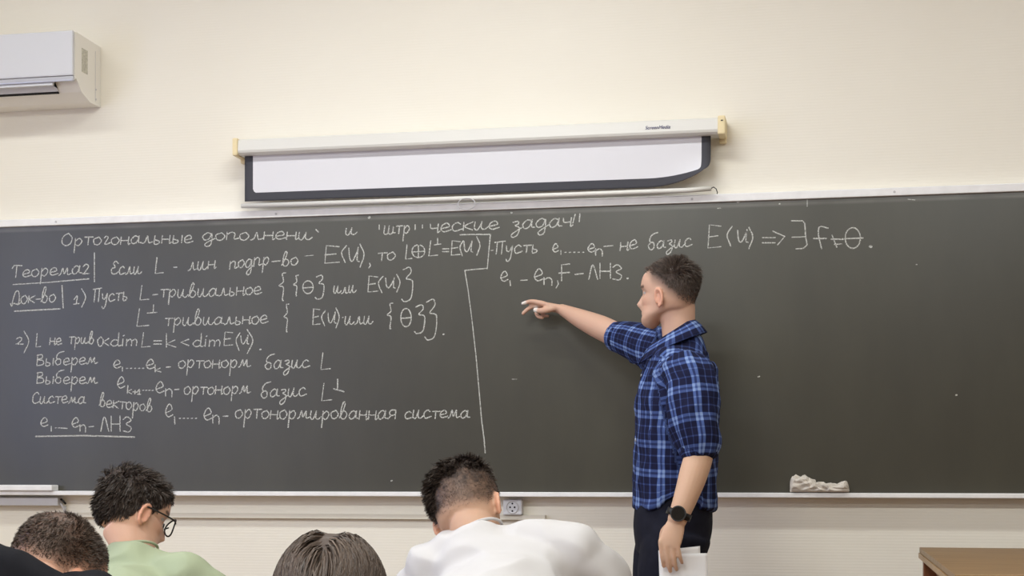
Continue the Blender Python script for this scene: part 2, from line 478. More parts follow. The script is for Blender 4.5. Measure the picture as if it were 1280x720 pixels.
k = Chalk()
k.word('Ортогональные', 77, 307, 241, 303, 9.5).word('дополнени', 253, 300, 390, 299, 9.5).line((395, 287), (398, 290))
k.word('и', 432, 294, 446, 293, 9).line((474, 281), (474, 287)).word('штр', 480, 293, 513, 291, 10).line((519, 281), (519, 287)).line((528, 281), (528, 285))
k.word('ческие', 537, 291, 624, 286, 10).word('задач', 639, 287, 716, 282, 11).line((719, 268), (716, 279)).line((725, 267), (724, 277))
k.build('title line of chalk writing along the top of the board')

k = Chalk()
k.word('Теорема2', 14, 347, 112, 342, 9.5).line((16, 355.7), (60, 353), (111, 348.5)).line((118, 316), (118, 352))
k.word('Если', 139, 343, 177, 342, 9.5).fit('L', 194, 322, 204, 342).line((217, 334), (221, 334)).word('лин', 235, 338, 270, 335, 10)
k.word('подпр', 287, 336, 337, 331, 10).line((340, 327), (350, 326)).word('во', 352, 332, 373, 331, 9).line((381, 320), (392, 319), w=.7)
k.fit('E', 406, 307, 424, 329).fit('(', 427, 307, 433, 328).fit('U', 436, 309, 449, 327).fit(')', 450, 305, 455, 334).line((462, 329), (463, 332), (461, 335))
k.word('то', 472, 326, 495, 324, 10)
k.build('first line of chalk writing beginning with an underlined heading')

k = Chalk()
k.fit('L', 507, 306, 515, 324).theta(523, 314, 8, 8).line((523, 306), (523, 322)).fit('L', 536, 301, 547, 320).line((547, 298), (547, 305)).line((543, 306), (551, 305))
k.fit('=', 553, 311, 561, 314.5).fit('E', 564, 301, 575, 319).fit('(', 575, 301, 579, 320).fit('U', 580, 301, 591, 315).fit(')', 596, 296, 600, 319)
k.line((575, 293.5), (590, 293), (613, 293)).line((613, 293), (611, 315), (609, 336)).line((609, 335.5), (595, 336.5), (581, 338))
k.line((581, 338), (585, 362), (590, 400), (595, 445), (599, 490), (602, 525), (605, 548), (606.5, 566), w=1.3)
k.build('chalk formula with a corner bracket and the long dividing line below it')

k = Chalk()
k.dots(614, 614.5, 313, 2).word('Пусть', 617, 318, 673, 315, 9.5).fit('e', 691, 304.5, 698, 315).line((701, 313), (701, 318)).dots(706, 728, 315.5, 5).fit('e', 735, 304.5, 744, 315).fit('n', 744.5, 311, 753, 320)
k.line((755, 308), (766, 307)).word('не', 775, 313, 797, 311, 10.5).word('базис', 810, 312, 865, 308, 10)
k.fit('E', 885, 281, 901, 310).fit('(', 909, 283, 915, 308).fit('U', 922, 287, 935, 303).fit(')', 936, 284, 941, 311)
k.fit('=', 953, 297, 969, 303.5).line((966, 289), (981, 295.5), (972, 306)).line((989, 276), (1003, 276), (1006, 279), (1007, 296), (1009, 306), (1004, 310.5), (995, 311)).line((990, 296.5), (1007, 296))
k.fit('f', 1017, 283, 1035, 311).line((1040, 294), (1046, 309)).line((1039, 299), (1054, 299)).line((1043, 305.5), (1052, 305)).theta(1066, 297.5, 9.5, 13, 1.35).line((1087.5, 308), (1089, 308.3), w=3.4)
k.build('upper line of chalk writing right of the dividing line')

k = Chalk()
k.fit('e', 626, 339, 635, 351.5).line((637.5, 351), (638, 357)).line((651, 350.5), (659, 350)).fit('e', 668, 336, 679, 351).fit('n', 680, 347, 690, 356.5).line((697, 351), (698, 355), (695, 360))
k.line((712, 330), (702, 331), (702, 351)).line((698.5, 341.5), (712, 340.5)).line((719, 343), (729, 342)).fit('Л', 736, 331, 747, 349).fit('Н', 750, 329, 763, 348).fit('З', 766, 331, 777, 350).line((784, 348), w=2)
k.build('short chalk line beginning with e just above the pointing hand')

k = Chalk()
k.word('Док-во', 13, 380, 70, 377, 9.5).line((18, 389), (75, 386)).line((77.5, 357), (79, 385)).word('1', 92, 380, 99, 379, 10).fit(')', 102, 361, 107, 384)
k.word('Пусть', 115, 378, 160, 375, 9.5).fit('L', 175, 357, 186, 375).line((191, 368.5), (197, 368)).word('тривиальное', 200, 372, 327, 368, 9.5)
k.fit('{', 349, 341, 357, 376).fit('{', 367, 344, 373, 370).theta(385, 359, 6.5, 8).fit('}', 394, 344, 405, 374).word('или', 417, 367, 445, 366, 8.5)
k.fit('E', 460, 345, 472, 365).fit('(', 473, 345, 479, 366).fit('U', 482, 347, 494, 360).fit(')', 496, 343, 500, 365).fit('}', 502, 334, 516, 377)
k.build('second line of chalk writing on the left with curly braces')

k = Chalk()
k.fit('L', 171, 386, 186, 408).line((192, 381), (191.5, 391)).line((184, 391.3), (196, 390.5)).word('тривиальное', 206, 407, 335, 404, 9.5).fit('{', 355, 380, 361, 415)
k.fit('E', 391, 386, 400, 406).fit('(', 402, 388, 407, 407).fit('U', 410, 390, 420, 404).fit(')', 420, 385, 424, 410).line((428, 397), w=1.2).word('или', 431, 406, 466, 405, 9.5)
k.fit('{', 484, 379, 491, 411).theta(507.5, 397, 6.5, 11.5).fit('}', 518, 381, 531, 417).fit('}', 531, 374, 546, 425).line((554, 418), w=2)
k.build('third line of chalk writing on the left ending in two braces')

k = Chalk()
k.word('2', 20, 430, 29, 430, 7.5).fit(')', 30, 414, 36, 441).fit('L', 45, 417, 51, 434).word('не', 62, 431, 77, 431, 8).word('трив', 86, 430, 118, 429, 8).fit('0', 122, 421, 129, 433).fit('<', 129, 423, 136, 432)
k.word('dim', 138, 433, 173, 432, 9).fit('L', 177, 416, 188, 434).fit('=', 192, 426, 202, 430).fit('k', 208, 417, 220, 434).fit('<', 226, 424, 236, 432).word('dim', 241, 433, 277, 432, 9)
k.fit('E', 280, 415, 291, 432).fit('(', 295, 416, 300, 438).fit('U', 301, 419, 311, 430).fit(')', 309, 412, 316, 442).line((325, 437), w=2.4)
k.build('fourth line of chalk writing on the left with an inequality')

k = Chalk()
k.word('Выберем', 45, 457, 122, 455, 8.5).fit('e', 142, 450, 151, 460).line((153, 459), (153, 464)).dots(158, 178, 460.5, 5).fit('e', 183, 449, 193, 461).fit('k', 194, 456, 201, 465).line((208, 459), (213, 458.5))
k.word('ортонорм', 223, 460, 313, 459, 9.5).word('базис', 331, 461, 387, 459, 10).fit('L', 401, 441, 413, 462)
k.build('fifth line of chalk writing on the left')
k = Chalk()
k.word('Выберем', 45, 479, 122, 480, 8.5).fit('e', 147, 471, 156, 485).word('k+1', 159, 492, 176, 493, 6).dots(178, 190, 488, 4).fit('e', 195, 477, 205, 491).fit('n', 207, 486, 215, 496).line((218, 487), (224, 486.5))
k.word('ортонорм', 230, 493, 313, 492, 9.5).word('базис', 326, 497, 383, 495, 10).fit('L', 402, 479, 415, 501).line((422, 474), (422, 487)).line((417, 486), (430, 489.5))
k.build('sixth line of chalk writing on the left')
k = Chalk()
k.word('Система', 40, 504, 107, 504, 8.5).word('векторов', 124, 508, 191, 515, 9).fit('e', 207, 505, 216, 521).line((218, 521), (218.5, 530)).dots(224, 244, 523, 5).fit('e', 255, 510, 265, 525).fit('n', 266, 519, 274, 530).line((279, 520.5), (285, 520))
k.word('ортонормированная', 294, 523, 496, 524, 10.5).word('система', 506, 523, 587, 522, 9.5)
k.build('seventh and longest line of chalk writing on the left')
k = Chalk()
k.fit('e', 51, 522, 60, 533).line((64, 533), (64, 539)).dots(69, 73, 535, 2).line((76, 535), (84, 535.5)).fit('e', 90, 522, 99, 534).fit('n', 100, 531, 107, 540).line((111, 533.5), (117, 533)).fit('Л', 126, 521, 136, 539).fit('Н', 139, 520, 150, 539).fit('З', 154, 521, 164, 540)
k.line((44.5, 545.5), (105, 544.5), (168, 546.3), w=2)
k.build('last underlined line of chalk writing at the lower left')
k = Chalk()
for x, y, w in ((948, 471, 2.2), (1195, 494, 2), (558, 579, 1.6), (489, 601, 2), (922, 252.5, 3), (1145, 331, 1.2), (974, 255, 1.6), (899, 260.5, 1.5), (461, 272, 3), (639, 266, 2)):
    k.line((x, y), w=w)
k.line((1009, 248), (1009, 258), w=1).line((897, 260.5), (901, 260.3), w=1).line((1135, 249), (1144, 250), w=.9).line((640, 474), (646, 474), w=.6)
k.build('small chalk flecks scattered over the board')

# ------------------------------------------------------------------ crumpled rag on the ledge
def rag():
    a = at(988, 616, YB - .03); b = at(1061, 616, YB - .03)
    L = b.x - a.x
    rng = np.random.RandomState(3)
    nu, nv = 72, 40
    V = []; Fc = []
    zb = BZ0 + 0.002
    def top(u):                     # the outline of the heap
        xs = [0, .04, .12, .24, .34, .46, .58, .72, .84, .93, 1]
        hs = [.056, .060, .050, .060, .048, .033, .034, .030, .034, .040, .024]
        return np.interp(u, xs, hs)
    for i in range(nu + 1):
        u = i / nu
        h = top(u)
        for j in range(nv):
            w = 2 * math.pi * j / nv
            ed = min(1, math.sqrt(max(0.05, 1 - abs(2 * u - 1) ** 14)))
            yy = .026 * math.cos(w) * ed
            zz = h * (0.5 + 0.5 * math.sin(w)) * (0.6 + .4 * ed)
            p = Vector((a.x + L * u, YB - .029 + yy, zb + zz))
            q = Vector((u * 4.2, math.cos(w) * .9 + 2, zz * 26))
            q += Vector((noise.noise(q * .8), noise.noise(q * .8 + Vector((9, 0, 0))), noise.noise(q * .8 + Vector((0, 9, 0))))) * .5
            dd = noise.voronoi(q)[0]
            d = min(dd[1] - dd[0], .55) - .25                # flat facets between sharp creases
            d2 = (.4 - abs(noise.noise(q * 1.7)) * 2) * .35
            amp = .022 * min(1, zz / .010)
            p += Vector((noise.noise(Vector((u * 9, w, 1))) * .007, -abs(math.cos(w)) * (d + d2) * amp * (1 if math.cos(w) < 0 else .3), (d + d2) * amp * .8 * max(0, math.sin(w))))
            p.z = max(p.z, zb)
            p.y = min(p.y, YB - .0015)
            V.append(p)
    for i in range(nu):
        for j in range(nv):
            Fc.append((i * nv + j, i * nv + (j + 1) % nv, (i + 1) * nv + (j + 1) % nv, (i + 1) * nv + j))
    Fc.append(tuple(range(nv))); Fc.append(tuple(range(nu * nv, (nu + 1) * nv))[::-1])
    m = mat('chalky_rag_cloth', srgb(222, 214, 204), rough=0.95, spec=0.05, noise_amt=0.10, noise_scale=40, bump=0.5, bump_scale=160)
    o = link('cleaning_rag', V, Fc, m, None, False)
    tag(o, 'crumpled white cleaning rag lying on the chalk ledge at the right of the board', 'rag')
    return o
rag()

# ------------------------------------------------------------------ pull-down projection screen
YC = -0.10
c0 = at(297, 182, YC); c1 = at(897, 158, YC)
zc1 = (at(297, 172.5, YC).z + at(897, 147, YC).z) / 2; zc0 = (at(297, 191.5, YC).z + at(897, 168, YC).z) / 2
scr = thing('projection_screen', 'white pull down projection screen partly unrolled above the chalkboard', 'projection screen', ((c0.x + c1.x) / 2, 0, zc0))
M_case = mat('white_enamel_case', srgb(226, 224, 218), rough=0.4)
zm = zc0 + (zc1 - zc0) * .28
MB().prism([(YC + .012, zc0), (YC + .003, zc0 + .006), (YC, zc0 + .014), (YC + .004, zc1 - .005), (YC + .012, zc1), (-.022, zc1), (-.022, zc0)], 'x', c0.x, c1.x).build('case', M_case, scr)
for x0, x1 in ((c0.x - .02, c0.x), (c1.x, c1.x + .026)):
    MB().box(x0, x1, YC - .004, -.002, zc0 - .004, zc1 + .004, .006).build('end_cap', M_yellow_plastic, scr)['label'] = 'yellowed plastic end cap'
for x in (c0.x - .008, c1.x + .012):
    MB().box(x - .012, x + .012, -.024, -.001, zc0 - .016, zc0 - .002, .003).build('wall_bracket', M_yellow_plastic, scr)
MB().box(c1.x + .011, c1.x + .018, YC - .0055, YC - .003, zc0 + .040, zc1 - .012).build('end_slot', M_hole, scr)
YS = -0.062                                        # hanging fabric
s0 = at(306, 200, YS); s1 = at(888.5, 180, YS)
zt = zc0 + .012; zb = (at(306, 254, YS).z + at(700, 238, YS).z) / 2
def fabric():
    V = []; Fc = []; nu, nv = 80, 24
    for i in range(nu + 1):
        u = i / nu
        for j in range(nv + 1):
            v = j / nv
            x = s0.x + (s1.x - s0.x) * u; z = zt + (zb - zt) * v
            cu = max(0, (u - .87) / .13); cv = max(0, (v - .35) / .65)
            c = cu * cu * cv * cv
            # the lower right corner curls up and back
            y = YS + .012 * math.sin(u * 2.2) * v * .3 - .045 * c * (1 - .5 * c)
            z += .052 * cu ** 2 * cv ** 1.5 + .004 * v * (1 - u)
            x -= .020 * c * c
            V.append((x, y, z))
    for i in range(nu):
        for j in range(nv):
            a = i * (nv + 1) + j
            Fc.append((a, a + nv + 1, a + nv + 2, a + 1))
    o = link('screen_fabric', V, Fc, M_fabric, scr, True)
    bw = .030
    xw = [v[0] for v in V]
    me = o.data
    # dark border printed on the fabric: given as a margin attribute
    at_ = me.attributes.new('margin', 'FLOAT', 'POINT')
    vals = []
    W = s1.x - s0.x; Hh = zt - zb
    for i in range(nu + 1):
        for j in range(nv + 1):
            u = i / nu; v = j / nv
            vals.append(min(u * W, (1 - u) * W, (1 - v) * Hh))
    at_.data.foreach_set('value', vals)
    o.data.transform(Matrix.Translation(-parent_origin(scr)))
    md = o.modifiers.new('thickness', 'SOLIDIFY'); md.thickness = .0008
    return o
M_fabric = mat('screen_cloth', srgb(230, 229, 234), rough=0.8, spec=0.15)
_nt = M_fabric.node_tree
_at = _nt.nodes.new('ShaderNodeAttribute'); _at.attribute_name = 'margin'
_rp = _nt.nodes.new('ShaderNodeValToRGB'); _rp.color_ramp.interpolation = 'CONSTANT'
_rp.color_ramp.elements[0].color = (*srgb(78, 78, 84), 1); _rp.color_ramp.elements[1].color = (*srgb(230, 229, 234), 1)
_rp.color_ramp.elements[1].position = 0.031
_nt.links.new(_at.outputs['Fac'], _rp.inputs['Fac']); _nt.links.new(_rp.outputs['Color'], _nt.nodes['Principled BSDF'].inputs['Base Color'])
fabric()
YR = -0.068
p0 = at(302, 257.5, YR); p1 = at(600, 247.5, YR); p2 = at(860, 237.8, YR); p3 = at(889, 235.5, YR)
MB().tube([p0, p1, p2, p3], .0085, 12).build('bottom_bar', M_case, scr, True)
hk = at(584, 254, YR)
MB().tube([hk + Vector((.031 * math.cos(a), -.008, -.004 + .020 * math.sin(a))) for a in np.linspace(0, 2 * math.pi, 22)[:-1]],   .0019, 8, closed=True).build('pull_ring', M_grey_plastic, scr, True)
e = p3
MB().tube([e, e + Vector((.008, -.002, .004)), e + Vector((.017, -.003, -.003)), e + Vector((.021, -.003, -.015)), e + Vector((.02, -.003, -.02))], .0016, 8).build('wire_hook', M_hole, scr, True)
# maker's lettering on the case
cu = bpy.data.curves.new('lettering', 'FONT'); cu.body = 'ScreenMedia'; cu.size = .0165; cu.shear = .25; cu.extrude = .0003; cu.align_x = 'CENTER'; cu.space_character = 1.0
tmp = bpy.data.objects.new('tmp', cu); C.objects.link(tmp)
bpy.context.view_layer.update()
me = bpy.data.meshes.new_from_object(tmp.evaluated_get(bpy.context.evaluated_depsgraph_get()))
bpy.data.objects.remove(tmp)
lt = bpy.data.objects.new('lettering', me); C.objects.link(lt); lt.parent = scr
me.materials.clear(); me.materials.append(mat('navy_print', srgb(44, 46, 110), rough=.6))
pl = at(822, 161, YC + .002)
me.transform(Matrix.Translation(Vector((pl.x, YC - .0004, pl.z - .001)) - parent_origin(scr)) @ Matrix.Rotation(R(90), 4, 'X'))
lt['label'] = 'small dark blue lettering'

# ------------------------------------------------------------------ air conditioner
YA = -0.21
ax = at(91.5, 70, YA).x
az1 = at(91.5, 38, YA).z; azs = at(91.5, 94, YA).z; azb = at(108, 127, -0.1).z
ac = thing('air_conditioner', 'white wall mounted air conditioner indoor unit high at the upper left', 'air conditioner', (ax - .42, 0, azb))
prof = [(-.001, azb + .002), (-.085, azb), (-.15, azb + .022), (-.192, azb + .062), (-.2, azs - .012), (-.2, az1 - .003), (-.19, az1), (-.001, az1 - .004)]
MB().prism(prof, 'x', ax - .82, ax + .002).build('body', M_ac_body, ac)
MB().box(ax - .822, ax, YA - .004, -.199, azs, az1 + .001, .006).build('front_panel', M_plastic, ac)
M_chrome = mat('silver_strip', srgb(190, 190, 196), rough=.3, metal=.3)
MB().box(ax - .822, ax, YA, -.197, azs - .019, azs - .001, .004).build('trim_strip', M_chrome, ac)
# the air flap on the curved underside
fl = [(-.2005, azs - .028), (-.1945, azb + .062), (-.158, azb + .027), (-.146, azb + .035), (-.180, azb + .068), (-.187, azs - .028)]
MB().prism([(y - .003, z - .001) for y, z in fl], 'x', ax - .72, ax - .085).build('air_flap', M_plastic, ac)
MB().prism([(-.160, azb + .0225), (-.154, azb + .0190), (-.150, azb + .022), (-.158, azb + .027)], 'x', ax - .72, ax - .0855).build('flap_gap', M_hole, ac)
stk = MB().box(ax + .002, ax + .0026, -.150, -.105, azs + .028, azs + .115)
M_sticker = mat('grey_rating_sticker', srgb(196, 192, 178), rough=.6, noise_amt=.25, noise_scale=160)
stk.build('rating_sticker', M_sticker, ac)['label'] = 'grey sticker with fine print on the end'
for z in (azb + .058, azb + .022):
    MB().cyl((ax + .0015, -.04, z), (1, 0, 0), .0035, .002, 12).build('screw', M_grey_plastic, ac)
MB().box(ax + .001, ax + .003, -.046, -.044, azb + .012, az1 - .03).build('seam', M_grey_plastic, ac)

# ------------------------------------------------------------------ wall trunking, cable, socket
g0 = at(-60, 627, -.035); g1 = at(73, 627, -.035)
zt1 = at(40, 622, -.035).z; zt0 = at(40, 632, -.035).z
tk = MB().box(g0.x, g1.x, -.04, -.0005, zt0, zt1, .002).build('cable_trunking', M_grey_plastic)
tag(tk, 'thick grey cable trunking under the left end of the chalk ledge', 'cable trunking')
b = MB()
b.tube([Vector((g1.x + .002, -.02, zt1 - .006)), Vector((g1.x + .012, -.022, zt1 - .012)), Vector((g1.x + .022, -.02, zt0 + .006))], .004, 8)
tag(b.build('wire_stub', M_black, None, True), 'short black wire end sticking out of the grey trunking', 'wire')
b = MB().tube(catmull([(g1.x - .001, -.018, zt0 + .008), (g1.x + .008, -.02, zt0 - .002), (g1.x + .013, -.012, zt0 - .022), (g1.x + .013, -.006, zt0 - .08), (g1.x + .013, -.006, .09), (g1.x + .013, -.006, .0)], 4), .0042, 8)
tag(b.build('white_cable', M_plastic, None, True), 'thin white cable running down the wall below the grey trunking', 'cable')
d0 = at(95, 642, -.02); d1 = at(681.5, 643, -.02)
zd1 = (at(95, 641.3, -.02).z + at(681, 643.2, -.02).z) / 2; zd0 = (at(95, 647.3, -.02).z + at(681, 649.3, -.02).z) / 2
dct = MB().box(d0.x, d1.x, -.02, -.0005, zd0, zd1, .0015).build('cable_duct', M_cream_plastic)
tag(dct, 'long narrow cream cable duct along the wall below the chalkboard', 'cable duct')
o0 = at(629, 625, -.03); o1 = at(652.5, 644.3, -.03)
ox, oz = (o0.x + o1.x) / 2, (o0.z + o1.z) / 2; w = (o1.x - o0.x) / 2; h = (o0.z - o1.z) / 2
oz = max(oz, zd1 + h + .0005)
so = thing('wall_socket', 'square white wall socket above the cable duct beside the leaning head', 'socket', (ox, 0, oz))
MB().box(ox - w, ox + w, -.034, -.0005, oz - h, oz + h, .005).build('plate', M_plastic, so)
MB().tube([Vector((ox + .021 * math.cos(a), -.0345, oz + .021 * math.sin(a))) for a in np.linspace(0, 2 * math.pi, 25)[:-1]], .002, 8, closed=True).build('rim', M_grey_plastic, so, True)
for dx, dz in ((-.008, 0), (.008, 0), (0, .013), (0, -.013)):
    MB().cyl((ox + dx, -.033, oz + dz), (0, -1, 0), .0032, .002, 12).build('pin_hole', M_hole, so)

# ------------------------------------------------------------------ teacher's desk at the right
M_wood = wood_mat('brown_desk_wood', srgb(128, 98, 66), srgb(158, 126, 86), (1.2, 9, 9))
M_wood_edge = wood_mat('pale_edge_wood', srgb(150, 116, 76), srgb(184, 148, 102), (9, 1.2, 9))
M_wood_red = wood_mat('reddish_side_wood', srgb(112, 66, 40), srgb(146, 92, 58), (9, 9, 1.2))
yb = -0.30
kb = at(1148, 684, yb); zk = kb.z
# front edge: where the top plane is seen at y = 718
dep = F_PX * (CAM.z - zk) / (718 - HORIZON)
kf = CAM + FWD * dep + RGT * ((1190 - 640) / F_PX * dep)
yf = kf.y
dk = thing('wooden_desk', 'brown wooden desk with a thick top below the right end of the chalkboard', 'desk', (kb.x + .6, (yb + yf) / 2, 0))
x0, x1 = kb.x, kb.x + 1.3
MB().box(x0 + .003, x1, yf, yb, zk - .016, zk, .002).build('top', M_wood, dk)
MB().box(x0, x1, yf, yb, zk - .034, zk - .017, .002).build('top_edge', M_wood_edge, dk)['label'] = 'paler layered edge under the top'
for lx in (x0 + .012, x1 - .06):
    for ly in (yb - .06, yf + .01):
        MB().box(lx, lx + .045, ly, ly + .045, 0, zk - .034, .003).build('leg', M_wood_red, dk)
MB().box(x0 + .05, x0 + .07, yf + .056, yb - .061, .12, zk - .035).build('side_panel', M_wood_red, dk)
MB().box(x0 + .058, x1 - .06, yb - .05, yb - .03, .2, zk - .035).build('back_panel', M_wood_red, dk)

# ------------------------------------------------------------------ people: helpers
def blend(name, shapes, voxel, smooth, material, parent=None, keep_above=None):
    """melts closed shapes into one continuous surface"""
    mb = MB()
    for v, f in shapes: mb.add(v, f)
    me = bpy.data.meshes.new('tmp')
    me.from_pydata([tuple(v) for v in mb.v], [], mb.f)
    o = bpy.data.objects.new('tmp', me); C.objects.link(o)
    m = o.modifiers.new('r', 'REMESH'); m.mode = 'VOXEL'; m.voxel_size = voxel; m.use_smooth_shade = True
    if smooth:
        m = o.modifiers.new('s', 'SMOOTH'); m.factor = 0.5; m.iterations = smooth
    bpy.context.view_layer.update()
    out = bpy.data.meshes.new_from_object(o.evaluated_get(bpy.context.evaluated_depsgraph_get()))
    bpy.data.objects.remove(o); bpy.data.meshes.remove(me)
    out.name = name
    out.materials.clear(); out.materials.append(material)
    out.polygons.foreach_set('use_smooth', [True] * len(out.polygons))
    r = bpy.data.objects.new(name, out); C.objects.link(r)
    if parent is not None: r.parent = parent
    return r
def coords(o):
    a = np.empty(len(o.data.vertices) * 3); o.data.vertices.foreach_get('co', a); return a.reshape(-1, 3)
def set_coords(o, a):
    o.data.vertices.foreach_set('co', a.ravel()); o.data.update()
def normals(o):
    a = np.empty(len(o.data.vertices) * 3); o.data.vertices.foreach_get('normal', a); return a.reshape(-1, 3)
def colour(o, c):
    a = o.data.attributes.new('Col', 'FLOAT_COLOR', 'POINT')
    a.data.foreach_set('color', np.concatenate([c, np.ones((len(c), 1))], 1).ravel())
def settle(o, origin):
    """move the mesh data so that the object's origin is at the parent's base"""
    o.data.transform(Matrix.Translation(-Vector(origin)))
def ss(a, b, x):
    t = np.clip((x - a) / (b - a), 0, 1); return t * t * (3 - 2 * t)
def mix(c, d, t):
    return c * (1 - t[:, None]) + np.asarray(d) * t[:, None]
def frame(c, f, u):
    f = Vector(f).normalized(); u = Vector(u); u = (u - f * u.dot(f)).normalized(); l = u.cross(f)
    M = Matrix(((f.x, l.x, u.x, c[0]), (f.y, l.y, u.y, c[1]), (f.z, l.z, u.z, c[2]), (0, 0, 0, 1)))
    return M
def head_frame(c, yaw, pitch, roll, s=1.0):
    """yaw: left of straight ahead (+y); pitch: bowed down; roll: top of the head to the left of the picture"""
    m = Matrix.Rotation(R(-roll), 4, 'Y') @ Matrix.Rotation(R(yaw), 4, 'Z') @ Matrix.Rotation(R(-pitch), 4, 'X') @ Matrix.Rotation(R(90), 4, 'Z')
    return Matrix.Translation(c) @ m @ Matrix.Scale(s, 4)

HZ = [-.118, -.112, -.102, -.088, -.075, -.066, -.060, -.054, -.045, -.032, -.018, -.004, .010, .024, .04, .06, .08, .096, .106, .111]
HF = [.060, .078, .0875, .0895, .0845, .0895, .0865, .0905, .086, .087, .086, .084, .0905, .0935, .093, .087, .070, .042, .015, -.02]
HB = [.050, .044, .036, .020, .002, -.028, -.050, -.074, -.080, -.086, -.091, -.095, -.098, -.100, -.101, -.099, -.089, -.071, -.05, -.03]
HW = [.012, .026, .040, .051, .058, .061, .063, .065, .067, .070, .072, .074, .0755, .077, .0775, .0745, .064, .047, .027, .004]
def head_geo(nose=1.0, n=72, rows=70):
    zs = np.linspace(HZ[0], HZ[-1], rows)
    V = []; Fc = []
    for z in zs:
        f = np.interp(z, HZ, HF); b = np.interp(z, HZ, HB); w = np.interp(z, HZ, HW)
        cx = (f * .42 + b * .58); 
        nb = np.interp(z, [-.060, -.052, -.044, -.036, -.02, 0, .014], [0, .005, .022, .0275, .019, .008, 0]) * nose
        nw = np.interp(z, [-.055, -.042, -.03, 0], [.016, .017, .012, .008])
        for j in range(n):
            t = 2 * math.pi * j / n
            ct, st = math.cos(t), math.sin(t)
            y = w * math.copysign(abs(st) ** .92, st)
            x = cx + (f - cx) * math.copysign(abs(ct) ** .85, ct) if ct > 0 else cx + (cx - b) * math.copysign(abs(ct) ** .95, ct)
            if ct > 0:
                x += nb * math.exp(-(y / nw) ** 2)
                x -= .013 * math.exp(-((abs(y) - .031) / .017) ** 2 - ((z - .001) / .013) ** 2)          # eye socket
                x += .004 * math.exp(-((abs(y) - .03) / .02) ** 2 - ((z - .02) / .008) ** 2)             # brow
                x += .004 * math.exp(-((abs(y) - .045) / .016) ** 2 - ((z + .025) / .016) ** 2)          # cheek
                x += .004 * math.exp(-(y / .02) ** 2) * (math.exp(-((z + .054) / .005) ** 2) + math.exp(-((z + .068) / .005) ** 2))                        # mouth line
            V.append((x, y, z))
    for i in range(rows - 1):
        for j in range(n):
            Fc.append((i * n + j, i * n + (j + 1) % n, (i + 1) * n + (j + 1) % n, (i + 1) * n + j))
    Fc.append(tuple(range(n))[::-1]); Fc.append(tuple(range((rows - 1) * n, rows * n)))
    return [Vector(v) for v in V], Fc
def ear_geo(side, x=.002, z=-.022):
    """side +1: left ear"""
    out = []
    c = Vector((x, side * .0745, z))
    M = Matrix.Rotation(side * R(-22), 3, 'Z') @ Matrix.Rotation(R(12), 3, 'Y')
    M = Matrix.Rotation(R(0), 3, 'X') @ M
    out.append(ellipsoid(c + Vector((-.002, side * .002, 0)), (.015, .0035, .026), M, 16, 10))
    rim = []
    for k in range(13):
        a = R(-120 + 300 * k / 12)
        p = Vector((-.016 * math.sin(a) * (1.0 if math.sin(a) > 0 else .8), side * .006, .029 * math.cos(a)))
        rim.append(c + M @ p)
    out.append(loft(rim, [.0052] * 13, n=8, sub=2))
    out.append(ellipsoid(c + M @ Vector((.003, side * .004, -.027)), (.008, .0045, .008), M, 12, 8))
    out.append(ellipsoid(c + M @ Vector((.010, side * .003, -.002)), (.004, .004, .007), M, 10, 6))
    return out
def eye_geo():
    return [ellipsoid((.0655, s * .031, .000), (.0125, .0125, .0125), None, 16, 10) for s in (-1, 1)]
def xf(shape, M):
    return [M @ v for v in shape[0]], shape[1]
HEAD = head_geo()
def head_shapes(M, nose=1.0):
    h = [HEAD] + ear_geo(1) + ear_geo(-1) + eye_geo()
    return [xf(s, M) for s in h]

TIPS = []
def hand_geo(w, d, s, n, curls, thumb, spread=.10, scale=1.0, slant=None, fat=1.0):
    """w wrist, d to the knuckles, s to the thumb side, n out of the back; curls: three bends (degrees) per finger, index first"""
    d = Vector(d).normalized(); s = Vector(s); s = (s - d * s.dot(d)).normalized()
    nn = d.cross(s); n = nn if nn.dot(Vector(n)) > 0 else -nn
    w = Vector(w); k = scale
    out = [loft([w - d * .03 * k, w, w + d * .03 * k, w + d * .065 * k, w + d * .092 * k], [(.027 * k, .022 * k), (.030 * k, .021 * k), (.037 * k, .018 * k), (.041 * k, .015 * k), (.039 * k, .011 * k)], side=s, n=18)]
    base = [(.030, .090, (.044, .026, .022), .0088), (.010, .094, (.048, .030, .024), .0090), (-.010, .090, (.044, .028, .023), .0085), (-.028, .080, (.034, .021, .020), .0076)]
    for (o, l, seg, r), cu, sp in zip(base, curls, (1, .3, -.35, -1)):
        p = w + s * o * k + d * (l - .012) * k
        fd = (d + s * spread * sp)
        if slant is not None: fd = fd + Vector(slant)
        fd.normalize()
        pts = [p, w + s * o * k + d * l * k]
        r *= fat; rr = [r * k * 1.05, r * k * 1.05]
        q = pts[-1]; a = 0
        for sg, c in zip(seg, cu):
            a += R(c)
            q = q + (fd * math.cos(a) - n * math.sin(a)) * sg * k
            pts.append(q); rr.append(r * k * (1 - .09 * (len(pts) - 2)))
        out.append(loft(pts, rr, n=12, sub=3, cap=1.0)); TIPS.append(q)
    t0 = w + s * .020 * k + d * .022 * k - n * .004 * k
    pts = [t0]; rr = [.013 * k]
    q = t0
    for (a, b, c), L, r in zip(thumb, (.042, .032, .026), (.0115, .0100, .0085)):
        q = q + (d * a + s * b + n * c).normalized() * L * k
        pts.append(q); rr.append(r * k * fat)
    out.append(loft(pts, rr, n=12, sub=3, cap=1.0)); TIPS.append(q)
    return out

def skin_mat(name):
    m = mat(name, (.6, .4, .3), rough=0.52, spec=0.35, sub=0.12, bump=.06, bump_scale=220)
    nt = m.node_tree
    a = nt.nodes.new('ShaderNodeAttribute'); a.attribute_name = 'Col'
    nt.links.new(a.outputs['Color'], nt.nodes['Principled BSDF'].inputs['Base Color'])
    return m
M_skin = skin_mat('skin')

